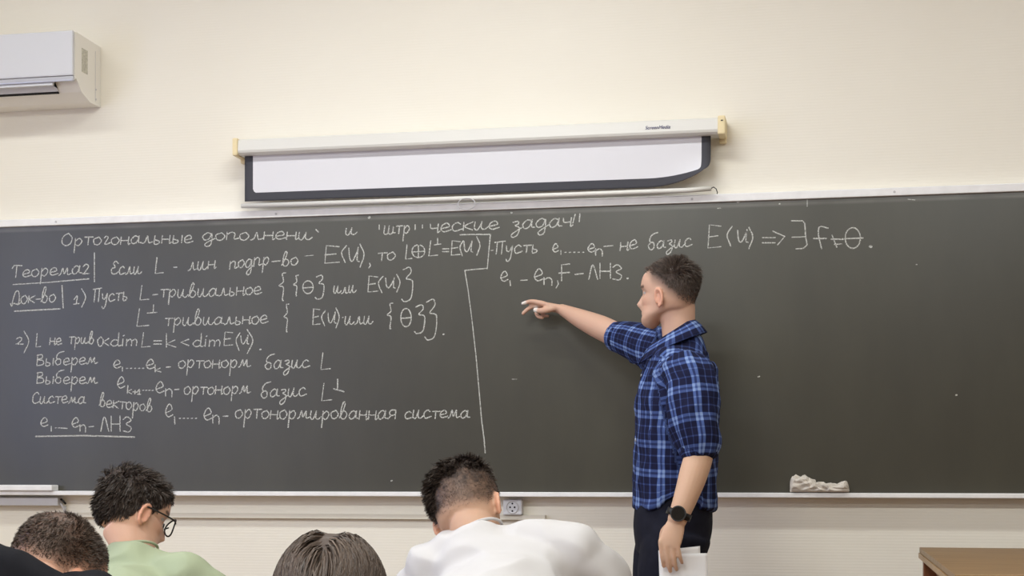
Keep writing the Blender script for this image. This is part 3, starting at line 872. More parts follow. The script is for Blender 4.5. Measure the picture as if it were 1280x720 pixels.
def hair_mat(name, c0, c1, rough=.45):
    m = mat(name, c0, rough=rough, spec=.35)
    nt = m.node_tree
    a = nt.nodes.new('ShaderNodeAttribute'); a.attribute_name = 'shade'
    r = nt.nodes.new('ShaderNodeValToRGB')
    r.color_ramp.elements[0].color = (*c0, 1); r.color_ramp.elements[1].color = (*c1, 1)
    nt.links.new(a.outputs['Fac'], r.inputs['Fac']); nt.links.new(r.outputs['Color'], nt.nodes['Principled BSDF'].inputs['Base Color'])
    return m

_hv = np.array([tuple(v) for v in HEAD[0]])
_tri = np.array([t for f in HEAD[1] if len(f) == 4 for t in ((f[0], f[1], f[2]), (f[0], f[2], f[3]))])
_A, _B, _Cc = _hv[_tri[:, 0]], _hv[_tri[:, 1]], _hv[_tri[:, 2]]
_nr = np.cross(_B - _A, _Cc - _A); _area = np.linalg.norm(_nr, axis=1) + 1e-12
_nr = _nr / _area[:, None]
def unit(a): return a / (np.linalg.norm(a, axis=1, keepdims=True) + 1e-9)
def hair(name, M, material, parent, origin, N, density, length, direction, width=.0016, segs=3, seed=1, hug=None, tuft=.35):
    """strands as slim ribbons rooted on the scalp, in head coordinates"""
    rng = np.random.RandomState(seed)
    idx = rng.choice(len(_tri), N, p=_area / _area.sum())
    u = rng.rand(N, 2); fl = u.sum(1) > 1; u[fl] = 1 - u[fl]
    P = _A[idx] + (_B[idx] - _A[idx]) * u[:, :1] + (_Cc[idx] - _A[idx]) * u[:, 1:]
    Nn = _nr[idx].copy()
    ctr = P - np.array([-.005, 0, 0.01]); Nn *= np.sign((Nn * ctr).sum(1))[:, None]
    Nn = unit(Nn * .5 + unit(ctr) * .5)
    keep = rng.rand(N) < density(P)
    P, Nn = P[keep], Nn[keep]; n = len(P)
    # tufts: neighbours share a wiggle
    cell = np.floor(P / .009).astype(int)
    hsh = (cell[:, 0] * 73856093 ^ cell[:, 1] * 19349663 ^ cell[:, 2] * 83492791) & 1023
    wig = np.random.RandomState(seed + 5).normal(0, 1, (1024, 3))[hsh]
    L = length(P) * (0.8 + .4 * rng.rand(n))
    rings = [P - Nn * .002]; q = P.copy()
    D = unit(direction(P, Nn, 0.0) + wig * tuft + rng.normal(0, .14, (n, 3)))
    for k in range(segs):
        rings.append(q + D * (L / segs)[:, None]); q = rings[-1]
        D = unit(D * .5 + .5 * unit(direction(q, Nn, (k + 1) / segs) + wig * tuft * .6))
        if hug is not None: q = hug(q); rings[-1] = q
    side = unit(np.cross(unit(rings[1] - rings[0]), unit(Nn + rng.normal(0, .5, (n, 3)))))
    V = []; k1 = len(rings)
    for i, r in enumerate(rings):
        wd = width * (1.0, 1.0, .85, .6, .5, .45, .4, .4, .4, .4, .4, .4, .4, .4)[min(i, 13)] * (1 if i < k1 - 1 else .35)
        V.append(r - side * wd * .5); V.append(r + side * wd * .5)
    V = np.stack(V, 1).reshape(-1, 3)                      # strand-major
    Fc = []
    m = 2 * k1
    base = (np.arange(n) * m)[:, None]
    quad = np.array([[2 * i, 2 * i + 1, 2 * i + 3, 2 * i + 2] for i in range(k1 - 1)]).ravel()
    Fq = (base + quad[None]).reshape(-1, 4)
    MM = np.array(M)
    W = V @ MM[:3, :3].T + MM[:3, 3] - np.array(origin)
    me = bpy.data.meshes.new(name)
    me.vertices.add(len(W)); me.vertices.foreach_set('co', W.ravel())
    me.loops.add(Fq.size); me.loops.foreach_set('vertex_index', Fq.ravel())
    me.polygons.add(len(Fq)); me.polygons.foreach_set('loop_start', np.arange(len(Fq)) * 4)
    me.update(calc_edges=True); me.validate()
    a = me.attributes.new('shade', 'FLOAT', 'POINT')
    a.data.foreach_set('value', np.repeat(np.clip(rng.normal(.5, .22, n) + wig[:, 0] * .08, 0, 1), m))
    me.polygons.foreach_set('use_smooth', [True] * len(me.polygons))
    me.materials.append(material)
    o = bpy.data.objects.new(name, me); C.objects.link(o); o.parent = parent
    return o

def face_colours(P, base, hair_col, stub, lips=(.42, .20, .17), brow=True):
    """P: head coordinates; stub(P): how much stubble or scalp under hair shows"""
    c = np.tile(np.asarray(base), (len(P), 1))
    x, y, z = P.T
    near = np.linalg.norm(P, axis=1) < .16
    red = np.exp(-((np.abs(y) - .045) / .02) ** 2 - ((z + .03) / .02) ** 2) * (x > .04)
    c = mix(c, np.asarray(base) * np.array([1.02, .85, .82]), red * .5)
    ear = ((np.abs(y) > .0765) & (x < .03) & (x > -.03) & (z > -.06) & (z < .012)).astype(float)
    c = mix(c, np.asarray(base) * np.array([1.03, .80, .74]), ear * .7)
    lp = np.exp(-(y / .022) ** 4 - ((z + .0605) / .006) ** 2) * (x > .07)
    c = mix(c, lips, lp * .7)
    if brow:
        b = ss(.0, .004, .006 - np.abs(z - .0205 + .12 * (np.abs(y) - .033) ** 2 * 8)) * (np.abs(np.abs(y) - .033) < .02) * (x > .05)
        c = mix(c, hair_col, b * .8)
    for s in (-1, 1):
        e = np.linalg.norm(P - np.array([.0655, s * .031, 0]), axis=1) < .0145
        e &= (np.abs(z) < .0042)
        c[e] = (.42, .38, .36)
        ir = e & (np.linalg.norm(P - np.array([.078, s * .031, 0]), axis=1) < .0058)
        c[ir] = (.03, .022, .018)
    sv = stub(P) * near * (1 - ear)
    return mix(c, hair_col, np.clip(sv, 0, 1))

def inv(M, P):
    I = np.array(M.inverted()); return P @ I[:3, :3].T + I[:3, 3]

def wrinkle(o, amp, s=(9, 9, 9), seed=0.0, ridge=0.0, mask=None, clamp=None):
    P = coords(o); Nn = normals(o)
    h = np.empty(len(P))
    sx, sy, sz = s
    for i, p in enumerate(P):
        q = Vector((p[0] * sx + seed, p[1] * sy, p[2] * sz + p[0] * sx * .35))
        v = noise.noise(q) + .5 * noise.noise(q * 2.1)
        if ridge: v = v * (1 - ridge) + ridge * (1 - 2.4 * abs(noise.noise(q * 1.15 + Vector((7, 3, 1)))))
        h[i] = v
    if mask is not None: h *= mask(P)
    set_coords(o, P + Nn * (amp * h)[:, None])

# ------------------------------------------------------------------ the lecturer
def plaid_mat():
    m = mat('blue_plaid_cotton', srgb(30, 33, 66), rough=.85, spec=.15, bump=.15, bump_scale=900)
    nt = m.node_tree
    a = nt.nodes.new('ShaderNodeAttribute'); a.attribute_name = 'cloth_uv'
    sp = nt.nodes.new('ShaderNodeSeparateXYZ'); nt.links.new(a.outputs['Vector'], sp.inputs['Vector'])
    outs = []
    for ch, per in (('X', .074), ('Y', .086)):
        d = nt.nodes.new('ShaderNodeMath'); d.operation = 'DIVIDE'; d.inputs[1].default_value = per
        nt.links.new(sp.outputs[ch], d.inputs[0])
        fr = nt.nodes.new('ShaderNodeMath'); fr.operation = 'FRACT'; nt.links.new(d.outputs[0], fr.inputs[0])
        r = nt.nodes.new('ShaderNodeValToRGB')
        el = r.color_ramp.elements
        el[0].position = 0.0; el[0].color = (0, 0, 0, 1)
        el[1].position = 1.0; el[1].color = (0, 0, 0, 1)
        for pos, v in ((.12, 0), (.14, .34), (.17, .34), (.19, .0), (.40, 0), (.42, .62), (.50, .62), (.515, .26), (.58, .26), (.595, .62), (.67, .62), (.69, .0), (.86, 0), (.875, .22), (.90, .22), (.915, 0)):
            e = el.new(pos); e.color = (v, v, v, 1)
        nt.links.new(fr.outputs[0], r.inputs['Fac']); outs.append(r)
    ad = nt.nodes.new('ShaderNodeMath'); ad.operation = 'ADD'
    nt.links.new(outs[0].outputs['Color'], ad.inputs[0])
    ml = nt.nodes.new('ShaderNodeMath'); ml.operation = 'MULTIPLY'; ml.inputs[1].default_value = .75
    nt.links.new(outs[1].outputs['Color'], ml.inputs[0]); nt.links.new(ml.outputs[0], ad.inputs[1])
    r = nt.nodes.new('ShaderNodeValToRGB'); el = r.color_ramp.elements
    el[0].position = 0; el[0].color = (*srgb(24, 27, 54), 1); el[1].position = 1.0; el[1].color = (*srgb(126, 148, 192), 1)
    e = el.new(.3); e.color = (*srgb(44, 55, 98), 1)
    e = el.new(.62); e.color = (*srgb(74, 94, 148), 1)
    nt.links.new(ad.outputs[0], r.inputs['Fac']); nt.links.new(r.outputs['Color'], nt.nodes['Principled BSDF'].inputs['Base Color'])
    return m
M_plaid = plaid_mat()

def lecturer():
    Y0 = -0.62
    t = R(12)
    fw = Vector((-math.cos(t), -math.sin(t), 0)); lf = Vector((0, 0, 1)).cross(fw)
    base = at(836, 600, Y0); base.z = 0
    root = thing('person', 'person in a blue plaid shirt pointing at the board with papers in one hand', 'person', base)
    O = base
    # ---- torso rings: pixel, half depth, half breadth
    rings = [(853, 421, .048, .056), (855, 431, .062, .078), (853, 441, .080, .118), (848, 453, .092, .164), (848, 468, .109, .187), (846, 495, .118, .182), (845, 535, .120, .172), (844, 585, .121, .165), (843.5, 632, .123, .166)]
    tor = [at(px, py, Y0) for px, py, a, b in rings]
    near = [at(856, 459, -.780), at(864, 480, -.82), at(868, 520, -.845), at(873, 552, -.855), at(873, 569, -.86)]
    near_r = [.068, .073, .073, .066, .051]
    far = [at(838, 440, -.47), at(815, 434, -.385), at(792, 426, -.30), at(777, 422, -.262), at(768, 421, -.245)]
    far_r = [.072, .070, .062, .053, .047]
    shapes = [loft(tor, [(b, a) for _, _, a, b in rings], side=lf, n=36, sub=5, cap=.12, power=2.3),
              loft(near, near_r, side=fw, n=24, sub=6, cap=.08), loft(far, far_r, side=(0, 0, 1), n=24, sub=6, cap=.08)]
    shirt = blend('shirt', shapes, .0055, 5, M_plaid, root)
    # rolled cuffs join the sleeves
    P = coords(shirt)
    tz = np.array([p.z for p in tor])[::-1]; tx = np.array([p.x for p in tor])[::-1]; ty = np.array([p.y for p in tor])[::-1]
    def arm_uv(P, pts):
        A = np.array([tuple(p) for p in pts]); d = A[-1] - A[1]; d /= np.linalg.norm(d)
        tt = (P - A[0]) @ d
        tk = (A - A[0]) @ d
        q = np.stack([np.interp(tt, tk, A[:, i]) for i in range(3)], 1)
        r = P - q; r -= (r @ d)[:, None] * d
        e1 = np.cross(d, [0, 1, .2]); e1 /= np.linalg.norm(e1); e2 = np.cross(d, e1)
        return np.linalg.norm(r, axis=1), np.arctan2(r @ e2, r @ e1) * .068, tt
    cx = np.interp(P[:, 2], tz, tx); cy = np.interp(P[:, 2], tz, ty)
    rel = P[:, :2] - np.stack([cx, cy], 1)
    rf = rel @ np.array([fw.x, fw.y]); rl = rel @ np.array([lf.x, lf.y])
    ha = np.interp(P[:, 2], tz, [r[2] for r in rings][::-1]); hb = np.interp(P[:, 2], tz, [r[3] for r in rings][::-1])
    en = (np.abs(rf / ha) ** 2.3 + np.abs(rl / hb) ** 2.3) ** (1 / 2.3)
    uv = np.zeros((len(P), 3))
    ang = np.arctan2(rl, rf)
    # walk along the outline, so the check keeps its width on front, side and back
    uv[:, 0] = np.where(np.abs(rf) / ha > np.abs(rl) / hb, np.sign(rf) * rl + np.where(rf < 0, .0, .0), .19 - rf) + .5
    uv[:, 1] = P[:, 2] + .015 * np.sin(ang)
    sh = P[:, 2] > tor[3].z + .01
    uv[sh, 0] = (rl[sh]) + .51; uv[sh, 1] = rf[sh] + .6
    for pts, rr, far_side in ((near, near_r, 0), (far, far_r, 1)):
        d, U, Vv = arm_uv(P, pts)
        m = (d < .105) & (Vv > -.03)
        if far_side: m &= (P[:, 0] < at(822, 430, -.45).x)
        else: m &= (P[:, 1] < np.interp(P[:, 2], [1.1, 1.35, 1.45], [-.775, -.755, -.765]))
        uv[m, 0] = U[m] + .545; uv[m, 1] = Vv[m] + .3
    a = shirt.data.attributes.new('cloth_uv', 'FLOAT_VECTOR', 'POINT'); a.data.foreach_set('vector', uv.ravel())
    # shirt tail: the hem rises at the sides
    zl = at(845, 600, Y0).z
    lift = .034 * np.exp(-((rf + .0) / .055) ** 2) - .006 * (np.abs(rf) > .06)
    P[:, 2] += lift * ss(zl, at(845, 632, Y0).z, P[:, 2]) * (en > .2)
    set_coords(shirt, P)
    # folds
    def m1(P): return np.where(P[:, 2] > tor[2].z, .25, 1.0)
    wrinkle(shirt, .0105, (13, 13, 8), 2.0, .5, m1)
    wrinkle(shirt, .0045, (28, 28, 15), 5.0, .3, m1)
    # rolled-up cuffs as separate bands of the same cloth
    def cuff(pts, r, wid):
        A, B = Vector(pts[-2]), Vector(pts[-1]); d = (B - A).normalized()
        prof = [B - d * wid, B - d * wid * .6, B - d * wid * .2, B + d * .004]
        o = blend('cuff', [loft(prof, [r * 1.02, r * 1.10, r * 1.09, r * 1.0], n=28, sub=4, cap=.25)], .004, 2, M_plaid, root)
        Q = coords(o); _, U, Vv = arm_uv(Q, pts)
        w = np.zeros((len(Q), 3)); w[:, 0] = Vv * 1.0 + .26; w[:, 1] = U + .42
        at_ = o.data.attributes.new('cloth_uv', 'FLOAT_VECTOR', 'POINT'); at_.data.foreach_set('vector', w.ravel())
        wrinkle(o, .003, (34, 34, 34), 1.0); settle(o, O); return o
    cuff(near, .050, .036); cuff(far, .047, .040)
    # collar: a folded band open at the throat
    nc = at(846.5, 412, Y0); V = []; Fc = []; uvw = []
    NA, NB = 40, 7
    for i in range(NA + 1):
        ph = R(26 + (360 - 52) * i / NA)             # from the front left round the back
        dirv = fw * math.cos(ph) + lf * math.sin(ph)
        front = max(0, math.cos(ph)) ** 2
        back = (1 - math.cos(ph)) / 2
        zt = nc.z - .048 + .080 * back
        for j in range(NB + 1):
            v = j / NB
            r = .058 + .010 * math.sin(v * math.pi * .5) + .033 * v ** 1.3 + .010 * (1 - back)
            drop = (.042 + .024 * front) * v - .006 * math.sin(v * math.pi)
            p = Vector((nc.x, nc.y, 0)) + fw * (.012 + .006 * (1 - back)) + dirv * r * (1 - .06 * abs(math.sin(ph)))
            V.append(Vector((p.x, p.y, zt - drop))); uvw.append((v * .05 + .535, ph * .075 + .2, 0))
    for i in range(NA):
        for j in range(NB):
            q = i * (NB + 1) + j; Fc.append((q, q + 1, q + NB + 2, q + NB + 1))
    col = link('collar', V, Fc, M_plaid, root, True)
    a = col.data.attributes.new('cloth_uv', 'FLOAT_VECTOR', 'POINT'); a.data.foreach_set('vector', np.array(uvw).ravel())
    md = col.modifiers.new('thickness', 'SOLIDIFY'); md.thickness = .003; md.offset = 1
    settle(col, O)
    # chest pocket flap and buttons down the front
    def on_front(px, py, out):                       # a point of the chest surface
        z = at(px, py, Y0).z; x = np.interp(z, tz, tx); y = np.interp(z, tz, ty)
        return Vector((x, y, z))
    for py in (470, 510, 550, 590, 622):
        c = on_front(845, py, 0); hd = np.interp(c.z, tz, [r[2] for r in rings][::-1])
        MB().cyl(c + fw * (hd - .002) + lf * .0, fw, .0055, .006, 14).build('button', M_btn, root)
    # ---- body
    hc = at(835.5, 367, Y0)
    M = frame(hc, Vector((-math.cos(R(15)), math.sin(R(15)), .03)), Vector((.03, 0, 1))) @ Matrix.Scale(.905, 4)
    body = head_shapes(M)
    body.append(loft([at(848, 440, Y0), at(848, 420, Y0), at(847.5, 402, Y0), at(846, 384, Y0)], [(.046, .044), (.050, .049), (.049, .052), (.048, .056)], side=lf, n=24, sub=4))
    body.append(loft([at(px, py, Y0) for px, py, a, b in rings[2:]] + [at(842, 660, Y0)], [(b * .82, a * .78) for _, _, a, b in rings[2:]] + [(.11, .075)], side=lf, n=24, sub=3, cap=.1))
    el_n = at(874, 562, -.862); wr_n = at(846, 651, -.885)
    body.append(loft([near[0], near[2], el_n, at(867, 592, -.87), at(856, 625, -.878), wr_n], [.055, .048, .042, .041, .034, (.028, .022)], side=(-1, 0, .3), n=22, sub=4))
    el_f = at(778, 422, -.262); wr_f = at(702, 387, -.125)
    body.append(loft([far[0], far[2], el_f, at(752, 410, -.215), at(725, 398, -.165), wr_f], [.054, .045, .041, .041, .032, (.022, .018)], side=(0, -1, .6), n=22, sub=4))
    # left hand round the papers: back of the hand to the room
    body += hand_geo(wr_n, (-.30, -.02, -.95), (-1, .05, .2), (0, -1, .1), [(10, 14, 10), (10, 16, 10), (10, 18, 12), (12, 20, 12)], [(.75, .45, -.75), (.95, .05, -.55), (1, -.15, -.25)], spread=.06, scale=.81, slant=(.42, 0, 0), fat=1.15)
    # right hand pointing at the board
    body += hand_geo(wr_f, (-.93, .24, .25), (-.15, -.80, .20), (.3, .1, 1), [(2, 18, 12), (24, 22, 14), (44, 84, 50), (50, 88, 55)], [(.80, .30, -.55), (1, -.10, -.28), (1, -.20, .0)], spread=.04, scale=.76, fat=1.32)
    # legs inside the trousers
    hipz = at(842, 660, Y0).z
    for s, fx in ((1, -.01), (-1, .03)):
        c = Vector((base.x + .02, Y0, 0)) + lf * (.085 * s)
        body.append(loft([Vector((c.x + .01, c.y, hipz)), Vector((c.x - .035, c.y, .50)), Vector((c.x + fx - .01, c.y, .28)), Vector((c.x + fx, c.y, .05))], [.055, .045, .040, .035], n=16, sub=3))
    b = blend('body', body, .0036, 2, M_skin, root)
    P = coords(b); L = inv(M, P)
    hairc = np.array(srgb(48, 38, 34))
    def line(P):                                     # height of the edge of the hair
        x, y, z = P.T
        return np.interp(x, [-.11, -.07, -.03, .0, .03, .05, .075, .1], [-.052, -.048, -.030, -.004, .012, .040, .072, .078])
    def stub(P):
        return .92 * ss(-.006, .060, P[:, 2] - line(P))
    c = face_colours(L, srgb(208, 168, 146), hairc, stub)
    c = mix(c, srgb(224, 186, 154), (P[:, 2] < at(840, 415, Y0).z).astype(float) * (np.linalg.norm(L, axis=1) > .16) * .6)
    for tp in (TIPS[5], TIPS[9]):              # whitish fingertips on the pointing hand
        dd = np.linalg.norm(P - np.array(tp), axis=1)
        c = mix(c, srgb(238, 232, 226), ss(.020, .010, dd) * .9)
    colour(b, c); settle(b, O)
    # ---- hair: short sides faded, longer on top
    x_ = lambda P: P[:, 0]
    def dens(P): return ss(.004, .030, P[:, 2] - line(P) - .034 * ss(-.085, -.03, P[:, 0]) * ss(.07, .03, P[:, 0]))
    def leng(P):
        return np.interp(P[:, 2] - line(P), [.0, .04, .075, .11], [.004, .006, .013, .021]) + .014 * ss(.03, .08, P[:, 0]) * (P[:, 2] > .05) + .006 * ss(-.02, -.07, P[:, 0]) * (P[:, 2] > .075)
    def dirn(P, N, k):
        f = np.array([1.0, 0, 0.18]) * ss(-.05, .03, P[:, 0])[:, None] + np.array([-.25, 0, -.5]) * ss(-.03, -.085, P[:, 0])[:, None]
        low = ss(.07, .03, P[:, 2])[:, None]
        return N * (.38 - .15 * low) + f * (1 - low * .4) * 1.2 + np.array([0, 0, -.6]) * low + np.array([0, 0, .12]) * (1 - low)
    hair('hair', M, M_hair_dark, root, O, 22000, dens, leng, dirn, .0013, 3, 3, tuft=.13)
    # ---- trousers and shoes
    sh = [loft([at(842, 618, Y0), at(841, 640, Y0), at(840, 662, Y0), at(838, 690, Y0)], [(.15, .112), (.158, .116), (.160, .116), (.15, .104)], side=lf, n=30, sub=4, cap=.2, power=2.3)]
    for s, fx in ((1, -.01), (-1, .03)):
        c = Vector((base.x + .02, Y0, 0)) + lf * (.083 * s)
        sh.append(loft([Vector((c.x + .000, c.y, hipz - .01)), Vector((c.x - .028, c.y, hipz - .13)), Vector((c.x - .035, c.y, .50)), Vector((c.x + fx - .01, c.y, .28)), Vector((c.x + fx, c.y, .075))], [.098, .094, .075, .068, .062], n=24, sub=5, cap=.1))
    tr = blend('trousers', sh, .007, 4, M_trousers, root)
    wrinkle(tr, .004, (14, 14, 7), 3.0, .4); settle(tr, O)
    for s, fx in ((1, -.01), (-1, .03)):
        c = Vector((base.x + .02 + fx, Y0, 0)) + lf * (.085 * s)
        sole = loft([c + fw * -.075 + Vector((0, 0, .045)), c + Vector((0, 0, .05)), c + fw * .08 + Vector((0, 0, .038)), c + fw * .17 + Vector((0, 0, .03))], [(.036, .042), (.040, .048), (.045, .036), (.036, .026)], side=lf, n=20, sub=4, cap=.8)
        so = blend('shoe', [sole], .006, 2, M_black, root)
        Q = coords(so); Q[:, 2] = np.maximum(Q[:, 2], .001); set_coords(so, Q); settle(so, O)
    settle(shirt, O)
    # ---- wristwatch
    w = thing_part('wristwatch', root, at(849, 640, -.885) - O)
    wc = at(848.5, 643, -.8805); ax = (wr_n - at(856, 625, -.878)).normalized()
    s1 = Vector((-1, 0, .3)); s1 = (s1 - ax * s1.dot(ax)).normalized(); s2 = ax.cross(s1)
    if s2.y > 0: s2 = -s2
    ringp = [wc + s1 * (.0345 * math.cos(a)) + s2 * (.0275 * math.sin(a)) for a in np.linspace(0, 2 * math.pi, 33)[:-1]]
    V = []; Fc = []
    for i, p in enumerate(ringp):
        o_ = (p - wc).normalized()
        for q in (p - ax * .010, p + ax * .010, p + ax * .010 + o_ * .0025, p - ax * .010 + o_ * .0025): V.append(q)
    for i in range(32):
        j = (i + 1) % 32
        for k in range(4): Fc.append((4 * i + k, 4 * i + (k + 1) % 4, 4 * j + (k + 1) % 4, 4 * j + k))
    so = link('strap', V, Fc, M_black, w, True); so.data.transform(Matrix.Translation(-(O + Vector(w.location))))
    MB().cyl(wc + s2 * .024, s2, .0225, .010, 32).build('watch_case', M_black, w)
    MB().cyl(wc + s2 * .034, s2, .0190, .0012, 32).build('dial', M_glassy, w)
    # ---- papers in the hand
    return root, wr_n

def thing_part(name, parent, loc):
    o = bpy.data.objects.new(name, None); o.empty_display_size = .05
    C.objects.link(o); o.parent = parent; o.location = loc
    return o
M_btn = mat('pearl_button', srgb(190, 196, 210), rough=.3)
M_glassy = mat('watch_glass', srgb(14, 14, 17), rough=.12)
M_hair_dark = hair_mat('dark_brown_hair', srgb(42, 34, 31), srgb(112, 97, 87))
M_hair_black = hair_mat('black_brown_hair', srgb(34, 28, 25), srgb(82, 69, 60))
M_hair_brown = hair_mat('brown_hair', srgb(50, 40, 34), srgb(98, 82, 70), .5)
M_trousers = mat('black_navy_denim', srgb(30, 31, 42), rough=.9, spec=.15, noise_amt=.15, noise_scale=30, bump=.15, bump_scale=500)
M_paper = mat('white_paper', srgb(232, 230, 228), rough=.8, spec=.1)

man, wrist = lecturer()
def papers():
    base = at(852, 715, -.87)
    root = thing('paper_sheets', 'folded white paper sheets held low in the hand of the person in plaid', 'paper', (base.x, base.y, base.z - .1))
    def sheet(pxa, pya, pxb, pyb, Y, drop, bend, seed):
        A = at(pxa, pya, Y); B = at(pxb, pyb, Y + .012)
        V = []; Fc = []; nu, nv = 12, 18
        dn = Vector((.03, 0, -1)).normalized()
        for i in range(nu + 1):
            for j in range(nv + 1):
                u, v = i / nu, j / nv
                p = A.lerp(B, u) + dn * (drop * v)
                p.y += bend * math.sin(u * 2.4) * (.4 + v) + .004 * math.sin(v * 3 + seed)
                V.append(p)
        for i in range(nu):
            for j in range(nv):
                q = i * (nv + 1) + j; Fc.append((q, q + nv + 1, q + nv + 2, q + 1))
        o = link('sheet', V, Fc, M_paper, root, True)
        md = o.modifiers.new('thickness', 'SOLIDIFY'); md.thickness = .0008
        settle(o, root.location); return o
    sheet(823, 688, 875, 682.5, -.838, .20, -.004, 0)
    sheet(824, 693, 884, 691.5, -.846, .20, .004, 2)
papers()

# ------------------------------------------------------------------ the students, seen from behind
def cloth(name, col, amt=.03, rough=.9):
    return mat(name, col, rough=rough, spec=.12, noise_amt=amt, noise_scale=14, bump=.12, bump_scale=700)
M_white_tee = cloth('white_cotton', srgb(199, 196, 195), .015)
M_green_tee = cloth('pale_green_cotton', srgb(160, 169, 141), .03)
M_hoodie = cloth('black_fleece', srgb(25, 25, 29), .15)
M_top = cloth('dark_grey_knit', srgb(58, 56, 60), .1)
M_jeans = cloth('blue_grey_denim', srgb(62, 70, 92), .12)
M_shoe = mat('dark_shoe_rubber', srgb(40, 40, 44), rough=.7)

def seated(label, M, nape, sl, sr, Yp, skin, shirt_mat, shirt_name, hair_fn, stub, hairc, girth=1.0, hump=None, sleeve_to=.75, trap=0.0):
    """a person bowed over a desk: M head frame, nape and shoulders in the world, Yp where the pelvis sits"""
    mid = (sl + sr) / 2
    pel = Vector((mid.x, Yp, .50))
    base = Vector((pel.x, pel.y, 0))
    root = thing('person', label, 'person', base)
    side = (sr - sl); w = side.length / 2; sd = side.normalized()
    hc = M @ Vector((-.012, 0, -.05))
    chest = mid + Vector((0, .01, -.06)); back = (mid + pel) / 2 + Vector((0, -.02, .05))
    # shirt
    nk = nape.copy()
    tor = [nk, nape + (mid - nape) * .22 + Vector((0, -.012, -.022)), mid + Vector((0, 0, -.015)), chest + Vector((0, -.01, -.05)), back, pel]
    trr = [(.060, .058), (w * .56, .080), (w * 1.04, .105 * girth), (w * 1.06, .125 * girth), (w * .92, .125 * girth), (w * .88, .13)]
    shapes = [loft(tor, trr, side=sd, n=36, sub=5, cap=.12, power=2.2, fixed=True)]
    armpts = []
    for s, sh in ((-1, sl), (1, sr)):
        el = sh + sd * (s * .075) + Vector((0, .13, -.24))
        wr = Vector((mid.x + s * .10, sh.y + .30, .78))
        armpts.append((sh, el, wr))
        shapes.append(loft([nape + sd * (s * .015) + Vector((0, -.01, -.042)), nape.lerp(sh, .5) + Vector((0, -.005, -.034 + trap)), sh + sd * (s * .0) + Vector((0, 0, -.02 + trap * .6))], [.050, .058, .066], side=(0, 0, 1), n=20, sub=5, cap=.8))
        shapes.append(loft([sh - sd * (s * .045) + Vector((0, -.01, -.012)), sh + sd * (s * .022) + Vector((0, .02, -.05)), sh.lerp(el, .55) + sd * (s * .014), sh.lerp(el, sleeve_to + .2)], [.058 * girth, .064 * girth, .066, .060], side=(0, 0, 1), n=24, sub=5, cap=.5))
    if hump: shapes += hump
    shirt = blend(shirt_name, shapes, .0062, 18, shirt_mat, root)
    # body under it
    body = head_shapes(M)
    body.append(loft([nape + Vector((0, .0, -.05)), nape.lerp(hc, .35), hc], [(.052, .05), (.050, .052), (.050, .054)], side=sd, n=24, sub=4, cap=.3))
    body.append(loft(tor[1:], [(a * .82, b * .78) for a, b in trr[1:]], side=sd, n=24, sub=3, cap=.1, fixed=True))
    for k, (s, (sh, el, wr)) in enumerate(zip((-1, 1), armpts)):
        body.append(loft([sh - sd * (s * .03) + Vector((0, 0, -.02)), el, el.lerp(wr, .35), wr], [.048, .042, .040, (.028, .022)], n=18, sub=4))
        body += hand_geo(wr, (-s * .3, .9, -.1), (-s, -.3, 0), (0, 0, 1), [(12, 20, 12)] * 4, [(.7, .6, -.2), (1, .1, -.2), (1, -.1, -.1)], scale=.95)
        th = [pel + sd * (s * .09), pel + sd * (s * .10) + Vector((0, .22, .01)), pel + sd * (s * .11) + Vector((0, .43, 0)), pel + sd * (s * .11) + Vector((0, .45, -.22)), pel + sd * (s * .11) + Vector((0, .42, -.45))]
        body.append(loft(th, [.08, .07, .052, .05, .036], n=16, sub=3))
    b = blend('body', body, .0042, 2, M_skin, root)
    P = coords(b); L = inv(M, P)
    colour(b, face_colours(L, skin, hairc, stub)); settle(b, base)
    tsh = []
    for s in (-1, 1):
        th = [pel + sd * (s * .07) + Vector((0, -.03, -.01)), pel + sd * (s * .10) + Vector((0, .22, .01)), pel + sd * (s * .11) + Vector((0, .43, -.005)), pel + sd * (s * .11) + Vector((0, .455, -.22)), pel + sd * (s * .11) + Vector((0, .42, -.42))]
        tsh.append(loft(th, [.105, .088, .070, .062, .056], n=20, sub=4, cap=.5))
    tr = blend('trousers', tsh, .012, 4, M_jeans, root); settle(tr, base)
    for s in (-1, 1):
        c = pel + sd * (s * .11) + Vector((0, .42, 0)); c.z = 0
        so = blend('shoe', [loft([c + Vector((0, -.06, .045)), c + Vector((0, .02, .05)), c + Vector((0, .11, .038)), c + Vector((0, .19, .03))], [(.036, .042), (.040, .048), (.045, .036), (.034, .024)], side=(1, 0, 0), n=16, sub=4, cap=.8)], .008, 2, M_shoe, root)
        Q = coords(so); Q[:, 2] = np.maximum(Q[:, 2], .001); set_coords(so, Q); settle(so, base)
    # a ribbed neckband
    if hump is None:
        ax = (hc - nape).normalized(); c0 = nk - ax * .001; ax = (ax + (nape - tor[1]).normalized() * 2).normalized()
        e1 = (sd - ax * sd.dot(ax)).normalized(); e2 = ax.cross(e1)
        nb = loft([c0 + e1 * (.0555 * math.cos(a)) + e2 * (.0545 * math.sin(a)) for a in np.linspace(0, 2 * math.pi, 33)[:-1]], [.0034] * 32, n=10, sub=1, closed=True, side=ax)
        o = link('neckband', nb[0], nb[1], shirt_mat, root, True); settle(o, base)
    hair_fn(M, root, base)
    return root, shirt, base

